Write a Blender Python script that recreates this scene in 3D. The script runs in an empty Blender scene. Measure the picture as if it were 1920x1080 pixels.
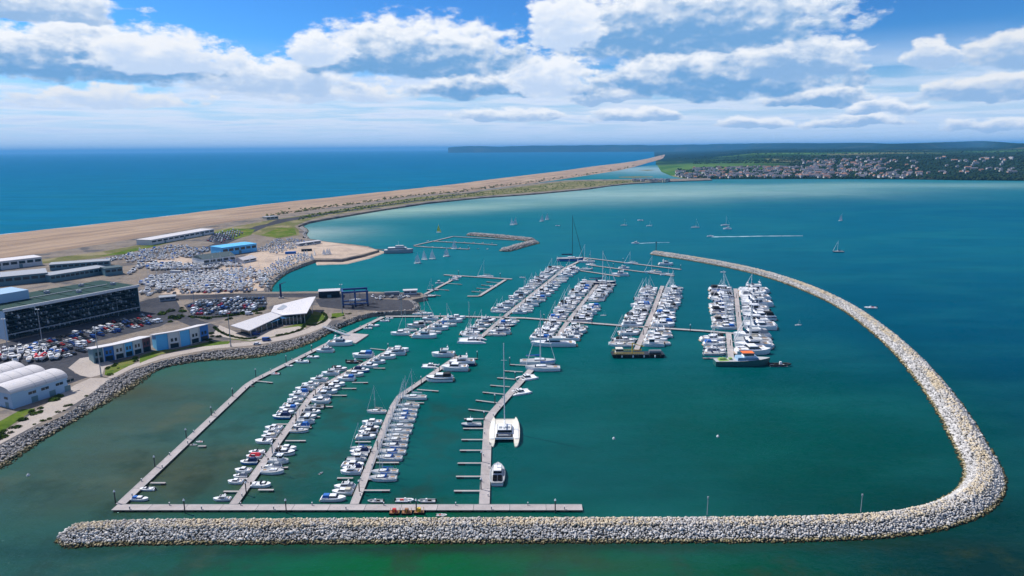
import bpy, bmesh, math, random
import numpy as np
from mathutils import Vector, Matrix
from mathutils.geometry import tessellate_polygon

random.seed(7)
SC = bpy.context.scene
COL = SC.collection
R = math.radians

# ------------------------------------------------------------------ camera
CAM_H, FPX, PITCH, ROLL = 120.0, 1280.0, R(11.55), R(0.47)
F0 = Vector((0, math.cos(PITCH), -math.sin(PITCH)))
U0 = Vector((0, math.sin(PITCH), math.cos(PITCH)))
X0 = Vector((1, 0, 0))
CR = X0 * math.cos(ROLL) - U0 * math.sin(ROLL)
CU = U0 * math.cos(ROLL) + X0 * math.sin(ROLL)
cam_data = bpy.data.cameras.new('camera')
cam = bpy.data.objects.new('camera', cam_data)
COL.objects.link(cam)
cam.matrix_world = Matrix(((CR.x, CU.x, -F0.x, 0), (CR.y, CU.y, -F0.y, 0), (CR.z, CU.z, -F0.z, CAM_H), (0, 0, 0, 1)))
cam_data.sensor_width = 36.0
cam_data.lens = 36.0 * FPX / 1920.0
cam_data.clip_start = 1.0
cam_data.clip_end = 200000.0
SC.camera = cam

# ------------------------------------------------------------------ light
SUN_AZ, SUN_EL = R(-62), R(50)          # azimuth measured from the view direction, negative to the left
sd = Vector((math.sin(SUN_AZ) * math.cos(SUN_EL), math.cos(SUN_AZ) * math.cos(SUN_EL), math.sin(SUN_EL)))
sl = bpy.data.lights.new('sun', 'SUN')
sl.energy = 4.9
sl.angle = R(0.53)
sl.color = (1.0, 0.95, 0.88)
sun = bpy.data.objects.new('sun', sl)
COL.objects.link(sun)
sun.rotation_euler = (-sd).to_track_quat('-Z', 'Y').to_euler()
SC.view_settings.view_transform = 'Standard'
SC.view_settings.look = 'None'
SC.view_settings.exposure = 0.12
SC.view_settings.gamma = 1.0
SC.view_settings.use_curve_mapping = False
try:
    SC.cycles.use_denoising = True
    SC.cycles.use_adaptive_sampling = True
    SC.cycles.adaptive_threshold = 0.015
    SC.cycles.adaptive_min_samples = 12
    SC.cycles.max_bounces = 6
    SC.cycles.diffuse_bounces = 2
    SC.cycles.glossy_bounces = 2
    SC.cycles.transmission_bounces = 2
    SC.cycles.volume_bounces = 0
    SC.cycles.caustics_reflective = False
    SC.cycles.caustics_refractive = False
except Exception:
    pass


def ray(x, y):
    """World direction of a point of the 1920 x 1080 photograph (used to survey the site)."""
    return (F0 * FPX + CR * (x - 960.0) - CU * (y - 540.0)).normalized()


def G(x, y, z=0.0):
    """The place on the level z that the photograph shows at x, y."""
    d = ray(x, y)
    t = (z - CAM_H) / d.z
    return Vector((d.x * t, d.y * t, z))


def at_dist(x, y, dist):
    """The point at ground distance dist seen at x, y (its height follows)."""
    d = ray(x, y)
    t = dist / math.hypot(d.x, d.y)
    return Vector((d.x * t, d.y * t, CAM_H + d.z * t))


def azel(x, y):
    d = ray(x, y)
    return math.degrees(math.atan2(d.x, d.y)), math.degrees(math.asin(d.z))


# ------------------------------------------------------------------ node helper
class N:
    def __init__(self, tree):
        self.t = tree
        tree.nodes.clear()

    def n(self, typ, **kw):
        nd = self.t.nodes.new(typ)
        for k, v in kw.items():
            setattr(nd, k, v)
        return nd

    def put(self, sock, v):
        if v is None:
            return
        if isinstance(v, bpy.types.NodeSocket):
            self.t.links.new(v, sock)
        else:
            if isinstance(v, (tuple, list)) and len(v) == 3 and sock.type == 'RGBA':
                v = (*v, 1.0)
            sock.default_value = v

    def math(self, op, a, b=None, c=None, clamp=False):
        nd = self.n('ShaderNodeMath', operation=op, use_clamp=clamp)
        for i, v in enumerate((a, b, c)):
            self.put(nd.inputs[i], v)
        return nd.outputs[0]

    def vec(self, op, a, b=None, c=None):
        nd = self.n('ShaderNodeVectorMath', operation=op)
        for i, v in enumerate((a, b, c)):
            self.put(nd.inputs[i], v)
        return nd.outputs['Value'] if op in ('DOT_PRODUCT', 'LENGTH', 'DISTANCE') else nd.outputs[0]

    def xyz(self, x=0.0, y=0.0, z=0.0):
        nd = self.n('ShaderNodeCombineXYZ')
        for i, v in enumerate((x, y, z)):
            self.put(nd.inputs[i], v)
        return nd.outputs[0]

    def sep(self, v):
        nd = self.n('ShaderNodeSeparateXYZ')
        self.put(nd.inputs[0], v)
        return nd.outputs

    def noise(self, vec, scale, detail=4.0, rough=0.55, dims='3D', out=0, distortion=0.0):
        nd = self.n('ShaderNodeTexNoise', noise_dimensions=dims)
        self.put(nd.inputs['Vector'], vec)
        self.put(nd.inputs['Scale'], scale)
        self.put(nd.inputs['Detail'], detail)
        self.put(nd.inputs['Roughness'], rough)
        self.put(nd.inputs['Distortion'], distortion)
        return nd.outputs[out]

    def voronoi(self, vec, scale, feature='F1', out='Color', rand=1.0):
        nd = self.n('ShaderNodeTexVoronoi', feature=feature)
        self.put(nd.inputs['Vector'], vec)
        self.put(nd.inputs['Scale'], scale)
        self.put(nd.inputs['Randomness'], rand)
        return nd.outputs[out]

    def smooth(self, v, a, b, lo=0.0, hi=1.0):
        nd = self.n('ShaderNodeMapRange', interpolation_type='SMOOTHSTEP')
        for i, x in enumerate((v, a, b, lo, hi)):
            self.put(nd.inputs[i], x)
        return nd.outputs[0]

    def lin(self, v, a, b, lo=0.0, hi=1.0):
        nd = self.n('ShaderNodeMapRange')
        nd.clamp = True
        for i, x in enumerate((v, a, b, lo, hi)):
            self.put(nd.inputs[i], x)
        return nd.outputs[0]

    def mix(self, fac, a, b, blend='MIX'):
        nd = self.n('ShaderNodeMix', data_type='RGBA', blend_type=blend)
        self.put(nd.inputs['Factor'], fac)
        self.put(nd.inputs[6], a)
        self.put(nd.inputs[7], b)
        return nd.outputs[2]

    def bump(self, h, strength=0.3, dist=0.1, normal=None):
        nd = self.n('ShaderNodeBump')
        self.put(nd.inputs['Strength'], strength)
        self.put(nd.inputs['Distance'], dist)
        self.put(nd.inputs['Height'], h)
        if normal is not None:
            self.put(nd.inputs['Normal'], normal)
        return nd.outputs[0]

    def surface(self, color, rough=0.7, metal=0.0, ior=1.45, normal=None, spec=None):
        p = self.n('ShaderNodeBsdfPrincipled')
        self.put(p.inputs['Base Color'], color)
        self.put(p.inputs['Roughness'], rough)
        self.put(p.inputs['Metallic'], metal)
        self.put(p.inputs['IOR'], ior)
        if spec is not None:
            self.put(p.inputs['Specular IOR Level'], spec)
        if normal is not None:
            self.put(p.inputs['Normal'], normal)
        o = self.n('ShaderNodeOutputMaterial')
        self.t.links.new(p.outputs[0], o.inputs[0])
        return p


def new_mat(name):
    m = bpy.data.materials.new(name)
    m.use_nodes = True
    return m, N(m.node_tree)


def geo_pos(k):
    return k.n('ShaderNodeNewGeometry').outputs['Position']


def lin_rgb(r, g, b):
    f = lambda c: (c / 255 / 12.92) if c / 255 <= 0.04045 else ((c / 255 + 0.055) / 1.055) ** 2.4
    return (f(r), f(g), f(b))


# ------------------------------------------------------------------ sky and clouds
world = bpy.data.worlds.new('World')
SC.world = world
world.use_nodes = True


def build_sky():
    k = N(world.node_tree)
    STR = 0.1
    sky = k.n('ShaderNodeTexSky', sky_type='NISHITA')
    sky.sun_disc = False
    sky.sun_elevation = SUN_EL
    sky.sun_rotation = SUN_AZ           # rotation 0 is +Y, positive turns clockwise
    sky.air_density = 1.0
    sky.dust_density = 0.35
    sky.ozone_density = 3.0
    sky.altitude = 100
    gm = k.n('ShaderNodeGamma')
    k.put(gm.inputs[0], k.vec('SCALE', sky.outputs[0]))
    gm.inputs[0].links[0].from_node.inputs['Scale'].default_value = 0.125
    gm.inputs[1].default_value = 1.45
    col = k.mix(1.0, gm.outputs[0], (3.2, 6.9, 10.2), 'MULTIPLY')
    d = k.n('ShaderNodeTexCoord').outputs['Generated']
    s = k.sep(d)
    az = k.math('MULTIPLY', k.math('ARCTAN2', s[0], s[1]), 57.29578)
    el = k.math('MULTIPLY', k.math('ARCSINE', s[2]), 57.29578)
    p = k.xyz(az, el, 0.0)
    # turbulence fields, in degrees of sky
    wp = k.noise(k.vec('MULTIPLY', p, (0.30, 0.55, 1.0)), 1.0, 3.0, 0.55, out=1)
    pw = k.vec('MULTIPLY_ADD', k.vec('SUBTRACT', wp, (0.5, 0.5, 0.5)), (4.2, 1.5, 0.0), p)
    nz = k.noise(k.vec('MULTIPLY', p, (0.55, 1.05, 1.0)), 1.0, 7.0, 0.58)
    sh1 = k.noise(k.vec('MULTIPLY_ADD', p, (0.62, 1.05, 1.0), (31.0, 9.0, 4.0)), 1.0, 4.0, 0.55)
    # relief: how much denser the cloud is a little lower and away from the sun
    nzl = k.noise(k.vec('MULTIPLY_ADD', p, (0.55, 1.05, 1.0), (-0.12, 0.30, 0.0)), 1.0, 4.0, 0.55)
    relief = k.math('SUBTRACT', nz, nzl)
    nzc = k.math('SUBTRACT', nz, 0.5)
    white = (8.6, 8.9, 9.4)
    # level sheets of cloud running away to the horizon
    inv = k.math('DIVIDE', 1.0, k.math('ADD', k.math('MAXIMUM', s[2], 0.0), 0.022))
    hp = k.vec('MULTIPLY', k.xyz(s[0], s[1], 0.0), k.xyz(inv, inv, inv))
    hn = k.noise(k.vec('ADD', hp, (4.3, 8.8, 0.0)), 0.50, 5.0, 0.54)
    col = k.mix(k.math('MULTIPLY', k.smooth(el, 7.5, 0.8), 0.92), col, (5.3, 6.9, 9.2))
    lowm = k.math('MULTIPLY', k.smooth(hn, 0.36, 0.60), k.smooth(el, 8.5, 4.5))
    lowc = k.mix(k.smooth(hn, 0.50, 0.72), (7.4, 8.0, 9.3), (5.2, 6.7, 9.0))
    lowc = k.mix(k.smooth(el, 2.6, 0.3), lowc, (5.3, 6.9, 9.2))
    lowm = k.math('MULTIPLY', lowm, k.smooth(az, 46.0, -4.0, 0.62, 0.92))
    col = k.mix(lowm, col, lowc)
    # the same broken cover above and around the view
    hm = k.math('MULTIPLY', k.smooth(hn, 0.50, 0.64), k.smooth(el, 12.5, 18.0))
    col = k.mix(hm, col, k.mix(k.smooth(hn, 0.55, 0.78), white, (4.2, 5.8, 7.8)))

    def cumulus(x0, x1, top, base, dark=0.8, rough=1.0, tone=1.0, fill=1.0):
        """One cloud between x0..x1, top..base of the view: shaded base, sunlit billowing top."""
        nonlocal col
        a0, _ = azel(x0, (top + base) / 2)
        a1, _ = azel(x1, (top + base) / 2)
        xm = (x0 + x1) / 2
        am, e0 = azel(xm, base)
        _, e1 = azel(xm, top)
        w, h = (a1 - a0) / 2, (e1 - e0)
        e0 += 0.22 * h
        h *= 0.78
        c = ((a0 + a1) / 2, e0, 0.0)
        r = k.vec('MULTIPLY', k.vec('SUBTRACT', pw, c), (1.0 / w, 1.0 / h, 0.0))
        rs = k.sep(r)
        tt = k.math('MAXIMUM', rs[1], k.math('MULTIPLY', rs[1], -3.0))
        rr = k.xyz(rs[0], tt, 0.0)
        dd = k.math('SUBTRACT', fill, k.vec('DOT_PRODUCT', rr, rr))
        de = k.math('MULTIPLY_ADD', nzc, 2.5 * rough, dd)
        m = k.smooth(de, 0.0, 0.52)
        lit = k.math('MULTIPLY_ADD', k.math('SUBTRACT', sh1, 0.5), 1.1, rs[1])
        lit = k.math('MULTIPLY_ADD', relief, 1.25, lit)
        lit = k.math('MULTIPLY_ADD', k.math('SUBTRACT', 0.55, de), 0.50, lit)
        lf = k.smooth(lit, -0.30, 0.66)
        sh = tuple(dark * a + (1 - dark) * b for a, b in zip((1.7, 3.7, 6.6), (5.8, 7.0, 8.9)))
        cc = k.mix(lf, sh, tuple(v * tone for v in white))
        col = k.mix(m, col, cc)

    C = cumulus
    # distant rows first, nearer and larger clouds over them
    C(1040, 1240, 160, 194, 0.6, 0.8); C(1090, 1300, 198, 230, 0.65, 0.8); C(1330, 1510, 212, 238, 0.5, 0.8)
    C(1500, 1720, 205, 238, 0.6, 0.8); C(1740, 1960, 218, 246, 0.45, 0.8); C(820, 1080, 198, 230, 0.5, 0.8)
    C(1560, 1780, 180, 212, 0.6, 0.8); C(-60, 420, 152, 205, 0.10, 1.0, 0.92, 0.8); C(380, 800, 140, 190, 0.16, 1.0, 0.94, 0.9)
    C(1700, 2020, 130, 190, 0.7, 0.8, 0.92); C(1790, 2060, 44, 126, 0.7, 0.75, 0.9); C(1710, 1806, 66, 124, 0.5, 0.5, 0.93, 1.1)
    C(1410, 1660, 156, 198, 0.9, 0.7, 0.97); C(740, 1050, 120, 184, 1.0, 0.7); C(930, 1130, 80, 180, 0.12, 1.0)
    C(1060, 1660, 60, 182, 1.0, 0.75); C(1340, 1650, 44, 150, 0.8, 0.8, 0.98)
    C(960, 1660, -90, 102, 1.0, 0.75); C(980, 1150, -30, 92, 0.1, 0.8)
    C(300, 700, 92, 176, 0.35, 0.9); C(520, 1020, 18, 142, 1.0, 0.75); C(530, 660, 50, 118, 0.1, 0.7)
    C(-200, 480, 14, 152, 1.0, 0.75); C(120, 470, 54, 138, 0.12, 0.8, 0.98); C(-120, 260, -50, 42, 0.7, 0.8)
    bg = k.n('ShaderNodeBackground')
    k.put(bg.inputs[0], col)
    bg.inputs[1].default_value = STR
    o = k.n('ShaderNodeOutputWorld')
    k.t.links.new(bg.outputs[0], o.inputs[0])


build_sky()
world.cycles.sampling_method = 'NONE'


# ------------------------------------------------------------------ object helpers
def tag(o, label=None, cat=None, group=None, kind=None):
    if label:
        o['label'] = label
    if cat:
        o['category'] = cat
    if group:
        o['group'] = group
    if kind:
        o['kind'] = kind
    return o


def link(o, parent=None):
    COL.objects.link(o)
    if parent is not None:
        o.parent = parent
    return o


def empty(name, loc=(0, 0, 0), rz=0.0, scale=1.0):
    o = bpy.data.objects.new(name, None)
    o.empty_display_size = 0.5
    o.location = loc
    o.rotation_euler = (0, 0, rz)
    o.scale = (scale, scale, scale)
    return link(o)


def mesh_obj(name, me, parent=None, loc=None, rz=0.0):
    o = bpy.data.objects.new(name, me)
    if loc is not None:
        o.location = loc
    if rz:
        o.rotation_euler = (0, 0, rz)
    return link(o, parent)


class MB:
    """Collects shapes into one mesh."""

    def __init__(self):
        self.v, self.f, self.m = [], [], []

    def add(self, verts, faces, mi=0):
        b = len(self.v)
        self.v += [tuple(p) for p in verts]
        self.f += [tuple(b + i for i in f) for f in faces]
        self.m += [mi] * len(faces)
        return self

    def box(self, x0, x1, y0, y1, z0, z1, mi=0):
        return self.add([(x0, y0, z0), (x1, y0, z0), (x1, y1, z0), (x0, y1, z0), (x0, y0, z1), (x1, y0, z1), (x1, y1, z1), (x0, y1, z1)],
                        [(3, 2, 1, 0), (4, 5, 6, 7), (0, 1, 5, 4), (1, 2, 6, 5), (2, 3, 7, 6), (3, 0, 4, 7)], mi)

    def frustum(self, x0, x1, wb, wt, z0, z1, fi=0.0, ri=0.0, mi=0, y=0.0):
        """Box along x with sloped front (fi), back (ri) and sides (half widths wb below, wt above)."""
        return self.add([(x0, y - wb, z0), (x1, y - wb, z0), (x1, y + wb, z0), (x0, y + wb, z0),
                         (x0 + ri, y - wt, z1), (x1 - fi, y - wt, z1), (x1 - fi, y + wt, z1), (x0 + ri, y + wt, z1)],
                        [(3, 2, 1, 0), (4, 5, 6, 7), (0, 1, 5, 4), (1, 2, 6, 5), (2, 3, 7, 6), (3, 0, 4, 7)], mi)

    def band(self, x0, x1, wb, wt, z0, z1, fi, ri, t0, t1, out=0.03, mi=0):
        """The strip between heights t0..t1 of a frustum, standing a little proud of it."""
        L = lambda a, b, t: a + (b - a) * t
        return self.frustum(L(x0, x0 + ri, t0) - out, L(x1, x1 - fi, t0) + out, L(wb, wt, t0) + out, L(wb, wt, t1) + out,
                            L(z0, z1, t0), L(z0, z1, t1), L(0, fi, t1) - L(0, fi, t0), L(0, ri, t1) - L(0, ri, t0), mi)

    def tube(self, a, b, r0, r1=None, n=6, mi=0):
        a, b = Vector(a), Vector(b)
        r1 = r0 if r1 is None else r1
        d = (b - a).normalized()
        u = d.orthogonal().normalized()
        w = d.cross(u)
        vs = []
        for p, r in ((a, r0), (b, r1)):
            for i in range(n):
                t = 2 * math.pi * i / n
                vs.append(p + (u * math.cos(t) + w * math.sin(t)) * r)
        fs = [(i, (i + 1) % n, n + (i + 1) % n, n + i) for i in range(n)]
        fs += [tuple(range(n - 1, -1, -1)), tuple(range(n, 2 * n))]
        return self.add(vs, fs, mi)

    def prism(self, poly, z0, z1, mi=0, taper=0.0):
        """Vertical prism over a counter-clockwise outline."""
        n = len(poly)
        poly = [Vector((p[0], p[1], 0)) for p in poly]
        ar = sum(poly[i].x * poly[(i + 1) % n].y - poly[(i + 1) % n].x * poly[i].y for i in range(n))
        if ar < 0:
            poly.reverse()
        low = poly
        if taper:
            low = []
            for i in range(n):
                e0 = (poly[i] - poly[i - 1]).normalized()
                e1 = (poly[(i + 1) % n] - poly[i]).normalized()
                t = (e0 + e1)
                t = t.normalized() if t.length > 1e-6 else e1
                low.append(poly[i] + Vector((t.y, -t.x, 0)) * taper)
        vs = [(p.x, p.y, z0) for p in low] + [(p.x, p.y, z1) for p in poly]
        tris = tessellate_polygon([poly])
        fs = []
        for t in tris:
            a, b, c = (poly[i] for i in t)
            up = (b.x - a.x) * (c.y - a.y) - (b.y - a.y) * (c.x - a.x) > 0
            t = tuple(t) if up else tuple(reversed(t))
            fs.append(tuple(n + i for i in t))
        fs += [(i, (i + 1) % n, n + (i + 1) % n, n + i) for i in range(n)]
        return self.add(vs, fs, mi)

    def loft(self, secs, mi=0, cap=True, close=False):
        """Skin over sections with equal point counts."""
        n = len(secs[0])
        vs = [p for s in secs for p in s]
        fs = []
        for a in range(len(secs) - 1):
            for i in range(n if close else n - 1):
                j = (i + 1) % n
                fs.append((a * n + i, a * n + j, (a + 1) * n + j, (a + 1) * n + i))
        if cap and close:
            fs += [tuple(range(n - 1, -1, -1)), tuple((len(secs) - 1) * n + i for i in range(n))]
        return self.add(vs, fs, mi)

    def mesh(self, name, mats, smooth=False):
        me = bpy.data.meshes.new(name)
        me.from_pydata(self.v, [], self.f)
        for m in (mats if isinstance(mats, (list, tuple)) else [mats]):
            me.materials.append(m)
        me.polygons.foreach_set('material_index', self.m)
        if smooth:
            me.polygons.foreach_set('use_smooth', [True] * len(self.f))
        me.update()
        return me

    def obj(self, name, mats, parent=None, loc=None, rz=0.0, smooth=False):
        return mesh_obj(name, self.mesh(name, mats, smooth), parent, loc, rz)


def interp(poly, v, axis=0):
    """Linear interpolation on a sorted control list."""
    if v <= poly[0][axis]:
        a, b = poly[0], poly[1]
    elif v >= poly[-1][axis]:
        a, b = poly[-2], poly[-1]
    else:
        for a, b in zip(poly, poly[1:]):
            if a[axis] <= v <= b[axis]:
                break
    t = (v - a[axis]) / (b[axis] - a[axis])
    return a[1 - axis] + (b[1 - axis] - a[1 - axis]) * t


def smooth_line(pts, step, z=0.0):
    """Catmull-Rom through ground points, resampled to about step metres."""
    P = [Vector(p) for p in pts]
    out = []
    for i in range(len(P) - 1):
        p0, p1, p2, p3 = P[max(i - 1, 0)], P[i], P[i + 1], P[min(i + 2, len(P) - 1)]
        n = max(2, int((p2 - p1).length / (step * 0.5)))
        for j in range(n):
            t = j / n
            out.append(0.5 * ((2 * p1) + (p2 - p0) * t + (2 * p0 - 5 * p1 + 4 * p2 - p3) * t * t + (3 * p1 - p0 - 3 * p2 + p3) * t ** 3))
    out.append(P[-1])
    res, acc = [out[0]], 0.0
    for a, b in zip(out, out[1:]):
        seg = (b - a).length
        while acc + seg >= step:
            t = (step - acc) / seg
            a = a + (b - a) * t
            seg = (b - a).length
            acc = 0.0
            res.append(a.copy())
        acc += seg
    return res
# ------------------------------------------------------------------ materials
MATS = {}


def plain(name, rgb, rough=0.6, var=0.08, scale=2.0, metal=0.0, spec=None):
    """A painted or moulded surface with slight uneven wear."""
    m, k = new_mat(name)
    oi = k.n('ShaderNodeObjectInfo')
    n = k.noise(k.n('ShaderNodeTexCoord').outputs['Object'], scale, 3.0, 0.6)
    v = k.math('ADD', k.lin(n, 0.25, 0.75, 1 - var, 1 + var), k.lin(oi.outputs['Random'], 0, 1, -var * 0.6, var * 0.6))
    c = k.vec('SCALE', k.vec('ADD', rgb, (0, 0, 0)))
    nd = c.node
    k.put(nd.inputs['Scale'], v)
    k.surface(c, rough, metal, spec=spec)
    MATS[name] = m
    return m


for nm, rgb, ro in (
        ('gelcoat', (0.80, 0.805, 0.81), 0.25), ('cream_gelcoat', (0.72, 0.68, 0.58), 0.3), ('navy_hull', (0.015, 0.035, 0.11), 0.25), ('blue_hull', (0.03, 0.16, 0.42), 0.3),
        ('black_hull', (0.012, 0.013, 0.016), 0.4), ('green_hull', (0.03, 0.12, 0.115), 0.35), ('grey_hull', (0.22, 0.24, 0.26), 0.4), ('red_cover', (0.62, 0.02, 0.04), 0.7),
        ('blue_cover', (0.015, 0.13, 0.45), 0.75), ('navy_cover', (0.012, 0.03, 0.10), 0.8), ('cream_cover', (0.55, 0.50, 0.40), 0.8), ('black_cover', (0.012, 0.012, 0.014), 0.8), ('grey_cover', (0.28, 0.30, 0.33), 0.8),
        ('teak', (0.34, 0.23, 0.14), 0.7), ('deck_grey', (0.42, 0.43, 0.44), 0.6), ('tinted_glass', (0.010, 0.014, 0.02), 0.08), ('alloy', (0.66, 0.68, 0.70), 0.35), ('carbon', (0.012, 0.012, 0.014), 0.35),
        ('sail', (0.82, 0.82, 0.80), 0.8), ('yellow_sail', (0.75, 0.62, 0.08), 0.8), ('rubber', (0.02, 0.02, 0.022), 0.7), ('grey_tube', (0.33, 0.35, 0.37), 0.6), ('orange', (0.75, 0.16, 0.03), 0.6),
        ('yellow', (0.72, 0.48, 0.05), 0.6), ('lime', (0.25, 0.40, 0.10), 0.6), ('red', (0.50, 0.03, 0.03), 0.5), ('rust', (0.26, 0.12, 0.06), 0.85),
        ('pile_steel', (0.045, 0.05, 0.055), 0.6), ('white_paint', (0.80, 0.80, 0.80), 0.5), ('float_concrete', (0.38, 0.37, 0.36), 0.9), ('timber_fender', (0.10, 0.085, 0.07), 0.9),
        ('roof_white', (0.53, 0.51, 0.52), 0.6), ('roof_grey', (0.26, 0.28, 0.31), 0.6), ('roof_dark', (0.07, 0.10, 0.11), 0.6), ('roof_green', (0.014, 0.045, 0.038), 0.7), ('clad_pale_blue', (0.30, 0.46, 0.62), 0.45),
        ('clad_teal', (0.10, 0.20, 0.24), 0.5), ('clad_dark', (0.010, 0.018, 0.03), 0.5), ('clad_white', (0.58, 0.59, 0.60), 0.6), ('clad_blue', (0.02, 0.17, 0.50), 0.5), ('clad_sky', (0.10, 0.45, 0.78), 0.5),
        ('clad_maroon', (0.14, 0.045, 0.055), 0.6), ('clad_timber', (0.42, 0.34, 0.27), 0.8), ('window_glass', (0.012, 0.03, 0.045), 0.06), ('hoist_blue', (0.012, 0.06, 0.20), 0.5), ('steel_grey', (0.30, 0.32, 0.35), 0.45),
        ('car_white', (0.78, 0.79, 0.80), 0.2), ('car_silver', (0.42, 0.45, 0.48), 0.25), ('car_black', (0.012, 0.013, 0.016), 0.2), ('car_blue', (0.02, 0.07, 0.25), 0.2), ('car_red', (0.42, 0.015, 0.015), 0.2),
        ('car_grey', (0.11, 0.12, 0.135), 0.25), ('house_white', (0.56, 0.54, 0.51), 0.8), ('house_brick', (0.42, 0.26, 0.19), 0.9), ('house_stone', (0.50, 0.45, 0.36), 0.9), ('slate', (0.15, 0.15, 0.18), 0.7),
        ('tile_roof', (0.34, 0.17, 0.11), 0.85), ('concrete', (0.38, 0.37, 0.365), 0.9), ('skin', (0.5, 0.3, 0.22), 0.6), ('deck_pontoon', (0.37, 0.335, 0.33), 0.9)):
    plain(nm, rgb, ro, spec=0.1 if nm.startswith(('roof_green', 'roof_dark', 'slate', 'clad_dark')) else None, var=0.16 if nm == 'deck_pontoon' else 0.08, scale=0.25 if nm == 'deck_pontoon' else 2.0)
M = MATS


def ground_mat(name, a, b, scale, rough=0.95, c=None, cscale=0.02, bump=0.3):
    """Loose or rough ground: two tones broken up at two sizes."""
    m, k = new_mat(name)
    p = geo_pos(k)
    n1 = k.noise(p, scale, 6.0, 0.65)
    n2 = k.noise(p, scale * 0.08, 4.0, 0.6)
    f = k.math('MULTIPLY_ADD', n2, 0.8, n1)
    col = k.mix(k.smooth(f, 0.65, 1.15), a, b)
    if c is not None:
        col = k.mix(k.smooth(k.noise(p, cscale, 5.0, 0.6), 0.50, 0.62), col, c)
    k.surface(col, rough, normal=k.bump(n1, bump, 0.15), spec=0.0)
    MATS[name] = m
    return m


ground_mat('yard_gravel', (0.17, 0.145, 0.125), (0.25, 0.215, 0.185), 0.5, c=(0.105, 0.103, 0.11), cscale=0.03)
ground_mat('sand', (0.40, 0.315, 0.25), (0.50, 0.405, 0.33), 0.4, c=(0.33, 0.27, 0.23), cscale=0.05)
ground_mat('asphalt', (0.045, 0.049, 0.062), (0.078, 0.08, 0.092), 0.4)
ground_mat('paving', (0.36, 0.315, 0.285), (0.43, 0.385, 0.35), 0.6)
ground_mat('grass', (0.055, 0.10, 0.018), (0.11, 0.16, 0.03), 0.5, c=(0.15, 0.16, 0.05), cscale=0.06)
ground_mat('scrub', (0.10, 0.115, 0.045), (0.17, 0.16, 0.08), 0.2, c=(0.24, 0.21, 0.13), cscale=0.02)
ground_mat('wet_rock', (0.05, 0.05, 0.045), (0.10, 0.095, 0.08), 0.8)
ground_mat('hedge_leaf', (0.03, 0.06, 0.012), (0.09, 0.14, 0.025), 1.2)
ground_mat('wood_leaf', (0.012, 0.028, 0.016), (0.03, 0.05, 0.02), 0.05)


def shingle_mat():
    m, k = new_mat('shingle')
    p = geo_pos(k)
    a, e = G(0, 462), G(780, 362)
    vr = k.n('ShaderNodeVectorRotate', rotation_type='Z_AXIS')
    k.put(vr.inputs['Vector'], p)
    vr.inputs['Angle'].default_value = -math.atan2((e - a).y, (e - a).x)
    al = vr.outputs[0]
    n = k.noise(p, 0.25, 6.0, 0.65)
    w = k.noise(k.vec('MULTIPLY', al, (0.004, 0.05, 0.0)), 1.0, 6.0, 0.6)
    st = k.noise(k.vec('MULTIPLY', al, (0.002, 0.09, 0.0)), 1.0, 5.0, 0.65)
    blot = k.noise(p, 0.006, 5.0, 0.6)
    c = k.mix(k.smooth(w, 0.36, 0.64), (0.26, 0.19, 0.145), (0.40, 0.295, 0.21))
    c = k.mix(k.smooth(st, 0.46, 0.62, 0.0, 0.6), c, (0.25, 0.19, 0.16))
    c = k.mix(k.smooth(blot, 0.5, 0.7, 0.0, 0.5), c, (0.46, 0.36, 0.27))
    c = k.mix(k.smooth(n, 0.4, 0.7, 0.0, 0.3), c, (0.25, 0.21, 0.18))
    k.surface(c, 0.95, normal=k.bump(n, 0.4, 0.3), spec=0.0)
    MATS['shingle'] = m


shingle_mat()


def rock_mat(name, pale, dark, algae, ochre):
    """Armour stone: pale quarried faces, weed and barnacle colour up to the tide line, ochre lichen along the crest."""
    m, k = new_mat(name)
    p = geo_pos(k)
    rnd = k.n('ShaderNodeAttribute', attribute_name='stone_tone').outputs['Fac']
    oi = k.n('ShaderNodeObjectInfo').outputs['Random']
    rv = k.math('FRACT', k.math('ADD', rnd, oi))
    z = k.sep(p)[2]
    c = k.mix(k.smooth(rv, 0.0, 1.0), dark, pale)
    n = k.noise(p, 1.3, 5.0, 0.65)
    c = k.mix(k.smooth(n, 0.45, 0.75, 0.0, 0.45), c, (0.30, 0.28, 0.25))
    big = k.noise(p, 0.03, 3.0, 0.6)
    c = k.mix(k.smooth(k.noise(p, 0.09, 4.0, 0.6), 0.42, 0.68, 0.0, 0.35), c, k.mix(0.5, c, (0.22, 0.20, 0.17)))
    tide = k.math('ADD', z, k.math('MULTIPLY', k.math('SUBTRACT', n, 0.5), 0.8))
    al = k.mix(k.smooth(rv, 0.2, 0.9), algae, (0.46, 0.385, 0.24))
    c = k.mix(k.smooth(tide, 1.3, 0.75), c, al)
    c = k.mix(k.smooth(tide, 0.70, 0.15), c, (0.028, 0.028, 0.014))
    lf = k.math('MULTIPLY', k.smooth(k.math('MULTIPLY_ADD', rv, 0.35, big), 0.56, 0.80), k.smooth(z, 3.0, 3.7))
    c = k.mix(k.math('MULTIPLY', lf, ochre), c, (0.56, 0.42, 0.20))
    k.surface(c, 0.9, normal=k.bump(n, 0.5, 0.12), spec=0.1)
    MATS[name] = m


rock_mat('armour_stone', (0.70, 0.675, 0.65), (0.42, 0.405, 0.395), (0.20, 0.17, 0.08), 0.6)
rock_mat('shore_stone', (0.52, 0.49, 0.47), (0.22, 0.21, 0.21), (0.09, 0.085, 0.045), 0.0)


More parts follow.
